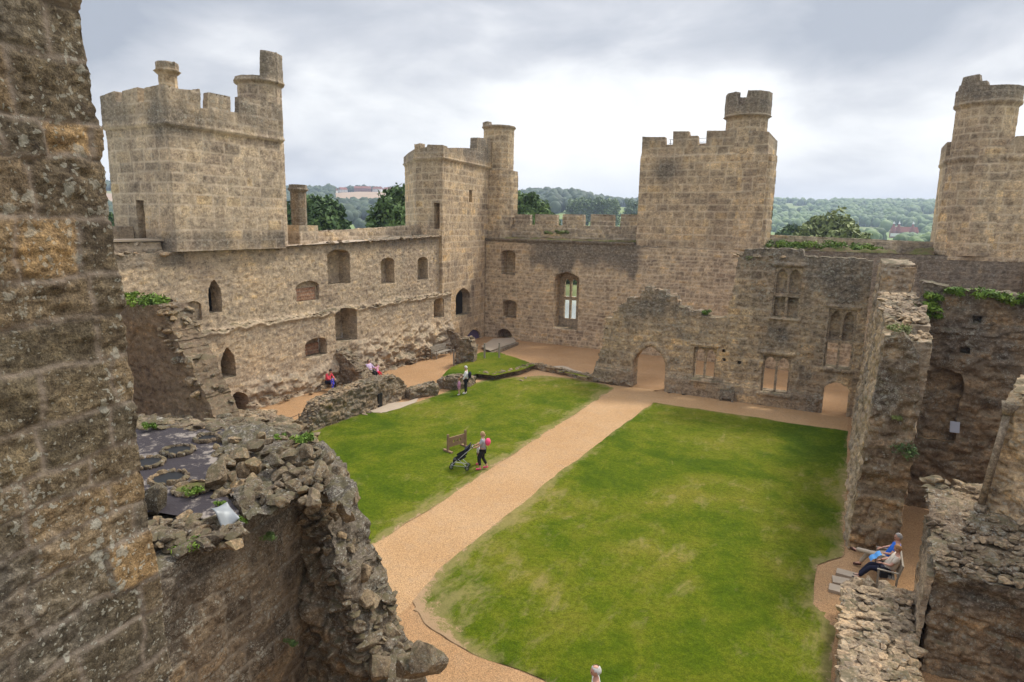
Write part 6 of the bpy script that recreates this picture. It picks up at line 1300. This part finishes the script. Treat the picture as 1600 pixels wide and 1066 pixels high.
def sit(kL, kR, aL, aR, rec=0., **k):
    d = dict(pel=(.18, 0, .53), sp=(.10-rec, 0, .72), ch=(.03-rec, 0, .93), nk=(.0-rec, 0, 1.07), hd=(.03-rec, 0, 1.24), shL=(.02-rec, .18, 1.0), shR=(.02-rec, -.18, 1.0), hipL=(.22, .09, .51), hipR=(.22, -.09, .51), knL=kL, knR=kR, anL=aL, anR=aR); d.update(k); return d
figure('grey haired man in a bright blue shirt and sunglasses on the bench', (bl[0]-.0, 21.93, .02), pi, sit((.66, .06, .60), (.66, -.12, .52), (1.02, -.10, .52), (.86, -.14, .10), .05, elL=(.12, .30, .80), wrL=(.34, .20, .74), elR=(.10, -.28, .80), wrR=(.34, -.12, .76), fdL=(.8, 0, .5), look=(1, .25, -.05)), 1.04, 'blue_cloth', .35, 'khaki_cloth', 1.0, 'brown_leather', 'hair_grey', glasses=True, wf_=1.12)
wm = figure('auburn haired woman in a cream top reading a blue map on the bench', (bl[0]-.02, 21.18, .02), pi, sit((.64, .10, .52), (.64, -.10, .54), (.92, .08, .11), (.90, -.10, .10), .03, elL=(.14, .26, .78), wrL=(.36, .12, .74), elR=(.14, -.27, .78), wrR=(.38, -.12, .74), look=(1, .05, -.35)), 1.0, 'cream_cloth', .4, 'navy_cloth', 1.0, 'black_cloth', 'hair_auburn', 0, wf_=1.15)
X, Y = np.meshgrid(np.linspace(-.19, .19, 9), np.linspace(-.14, .14, 7), indexing='ij'); Zm = .03*np.abs(np.sin(X*16)); ix = np.arange(X.size).reshape(X.shape)
mpp = mkmesh('folded_map', np.stack([X, Y, Zm], -1).reshape(-1, 3), np.stack([ix[:-1, :-1], ix[1:, :-1], ix[1:, 1:], ix[:-1, 1:]], -1).reshape(-1, 4), None, 'map_blue'); mpp.location = (bl[0]-.56, 21.22, .86); mpp.rotation_euler = (0, -.75, .2); tag(mpp, 'open blue and white map held by the woman on the bench', 'map')
bc_ = MB(); bc_.box((0, 0, .09), (.2, .28, .18), .3); bc_.torus((0, 0, .2), .08, .01, 'y', 14, 5); o = bc_.build('handbag', 'black_cloth'); o.location = (bl[0]-.35, 20.86, .46); tag(o, 'black camera bag lying on the bench beside the woman', 'bag')
# left hand benches and visitors
bench((-28.35, 32.3, .02), 0, 2.2, 'pale bench against the east wall with a seated woman and child')
bench((-28.5, 41.8, .02), 0, 2.0, 'empty grey bench against the far end of the east wall')
figure('woman in a lilac top sitting at the right end of the pale bench', (-28.3, 33.1, .02), 0, sit((.62, .10, .52), (.62, -.10, .52), (.62, .1, .1), (.66, -.1, .1), elL=(.2, .27, .78), wrL=(.4, .18, .76), elR=(.2, -.27, .78), wrR=(.4, -.15, .8)), 1.0, 'lilac_cloth', .9, 'black_cloth', 1., 'black_cloth', 'hair_brown', 1)
figure('small child in pink and red beside the woman in the lilac top', (-27.95, 33.5, .12), -.3, sit((.62, .10, .52), (.62, -.10, .52), (.7, .1, .1), (.7, -.1, .1), elR=(.2, -.26, .85), wrR=(.38, -.2, 1.0)), .68, 'pink_cloth', .9, 'red_cloth', 1., 'red_cloth', 'hair_brown', 1)
figure('adult in a coral red top sitting hunched behind the long rubble wall', (-28.75, 29.55, .0), .1, sit((.60, .12, .52), (.60, -.12, .52), (.6, .12, .1), (.62, -.1, .1), ch=(.2, 0, .93), nk=(.3, 0, 1.05), hd=(.38, 0, 1.18), shL=(.24, .18, 1.0), shR=(.24, -.18, 1.0), elL=(.35, .25, .76), wrL=(.55, .15, .7), elR=(.35, -.25, .76), wrR=(.55, -.15, .7), look=(.8, 0, -.6)), 1.05, 'coral_red', .9, 'navy_cloth', 1., 'black_cloth', 'hair_black')
figure('child in a royal blue top in front of the adult in coral red', (-28.0, 29.35, .0), .3, dict(), .58, 'royal_blue', .9, 'royal_blue', 1., 'black_cloth', 'hair_black')
# visitor at the very bottom of the picture
hp_ = gz(932, 1052, 1.68); figure('balding white haired man, only his head showing at the bottom edge', (hp_[0], hp_[1], .04), radians(205), dict(look=(1, .2, -.1)), 1.02, 'white_cloth', .4, 'navy_cloth', 1., 'black_cloth', 'hair_white', bald=True)
# scattered pale stones set in the lawn
for k, (x, y) in enumerate(((577, 646), (570, 649), (815, 596), (821, 592))):
    p_ = gz(x, y); o = stones('lawn_stone', [(0, 0, .03, .2, .12, .05, random.uniform(0, 3))], 'capping', 2); o.location = (p_[0], p_[1], .03); tag(o, 'small flat stone showing in the grass', 'stone', 'flat stones in the lawn')
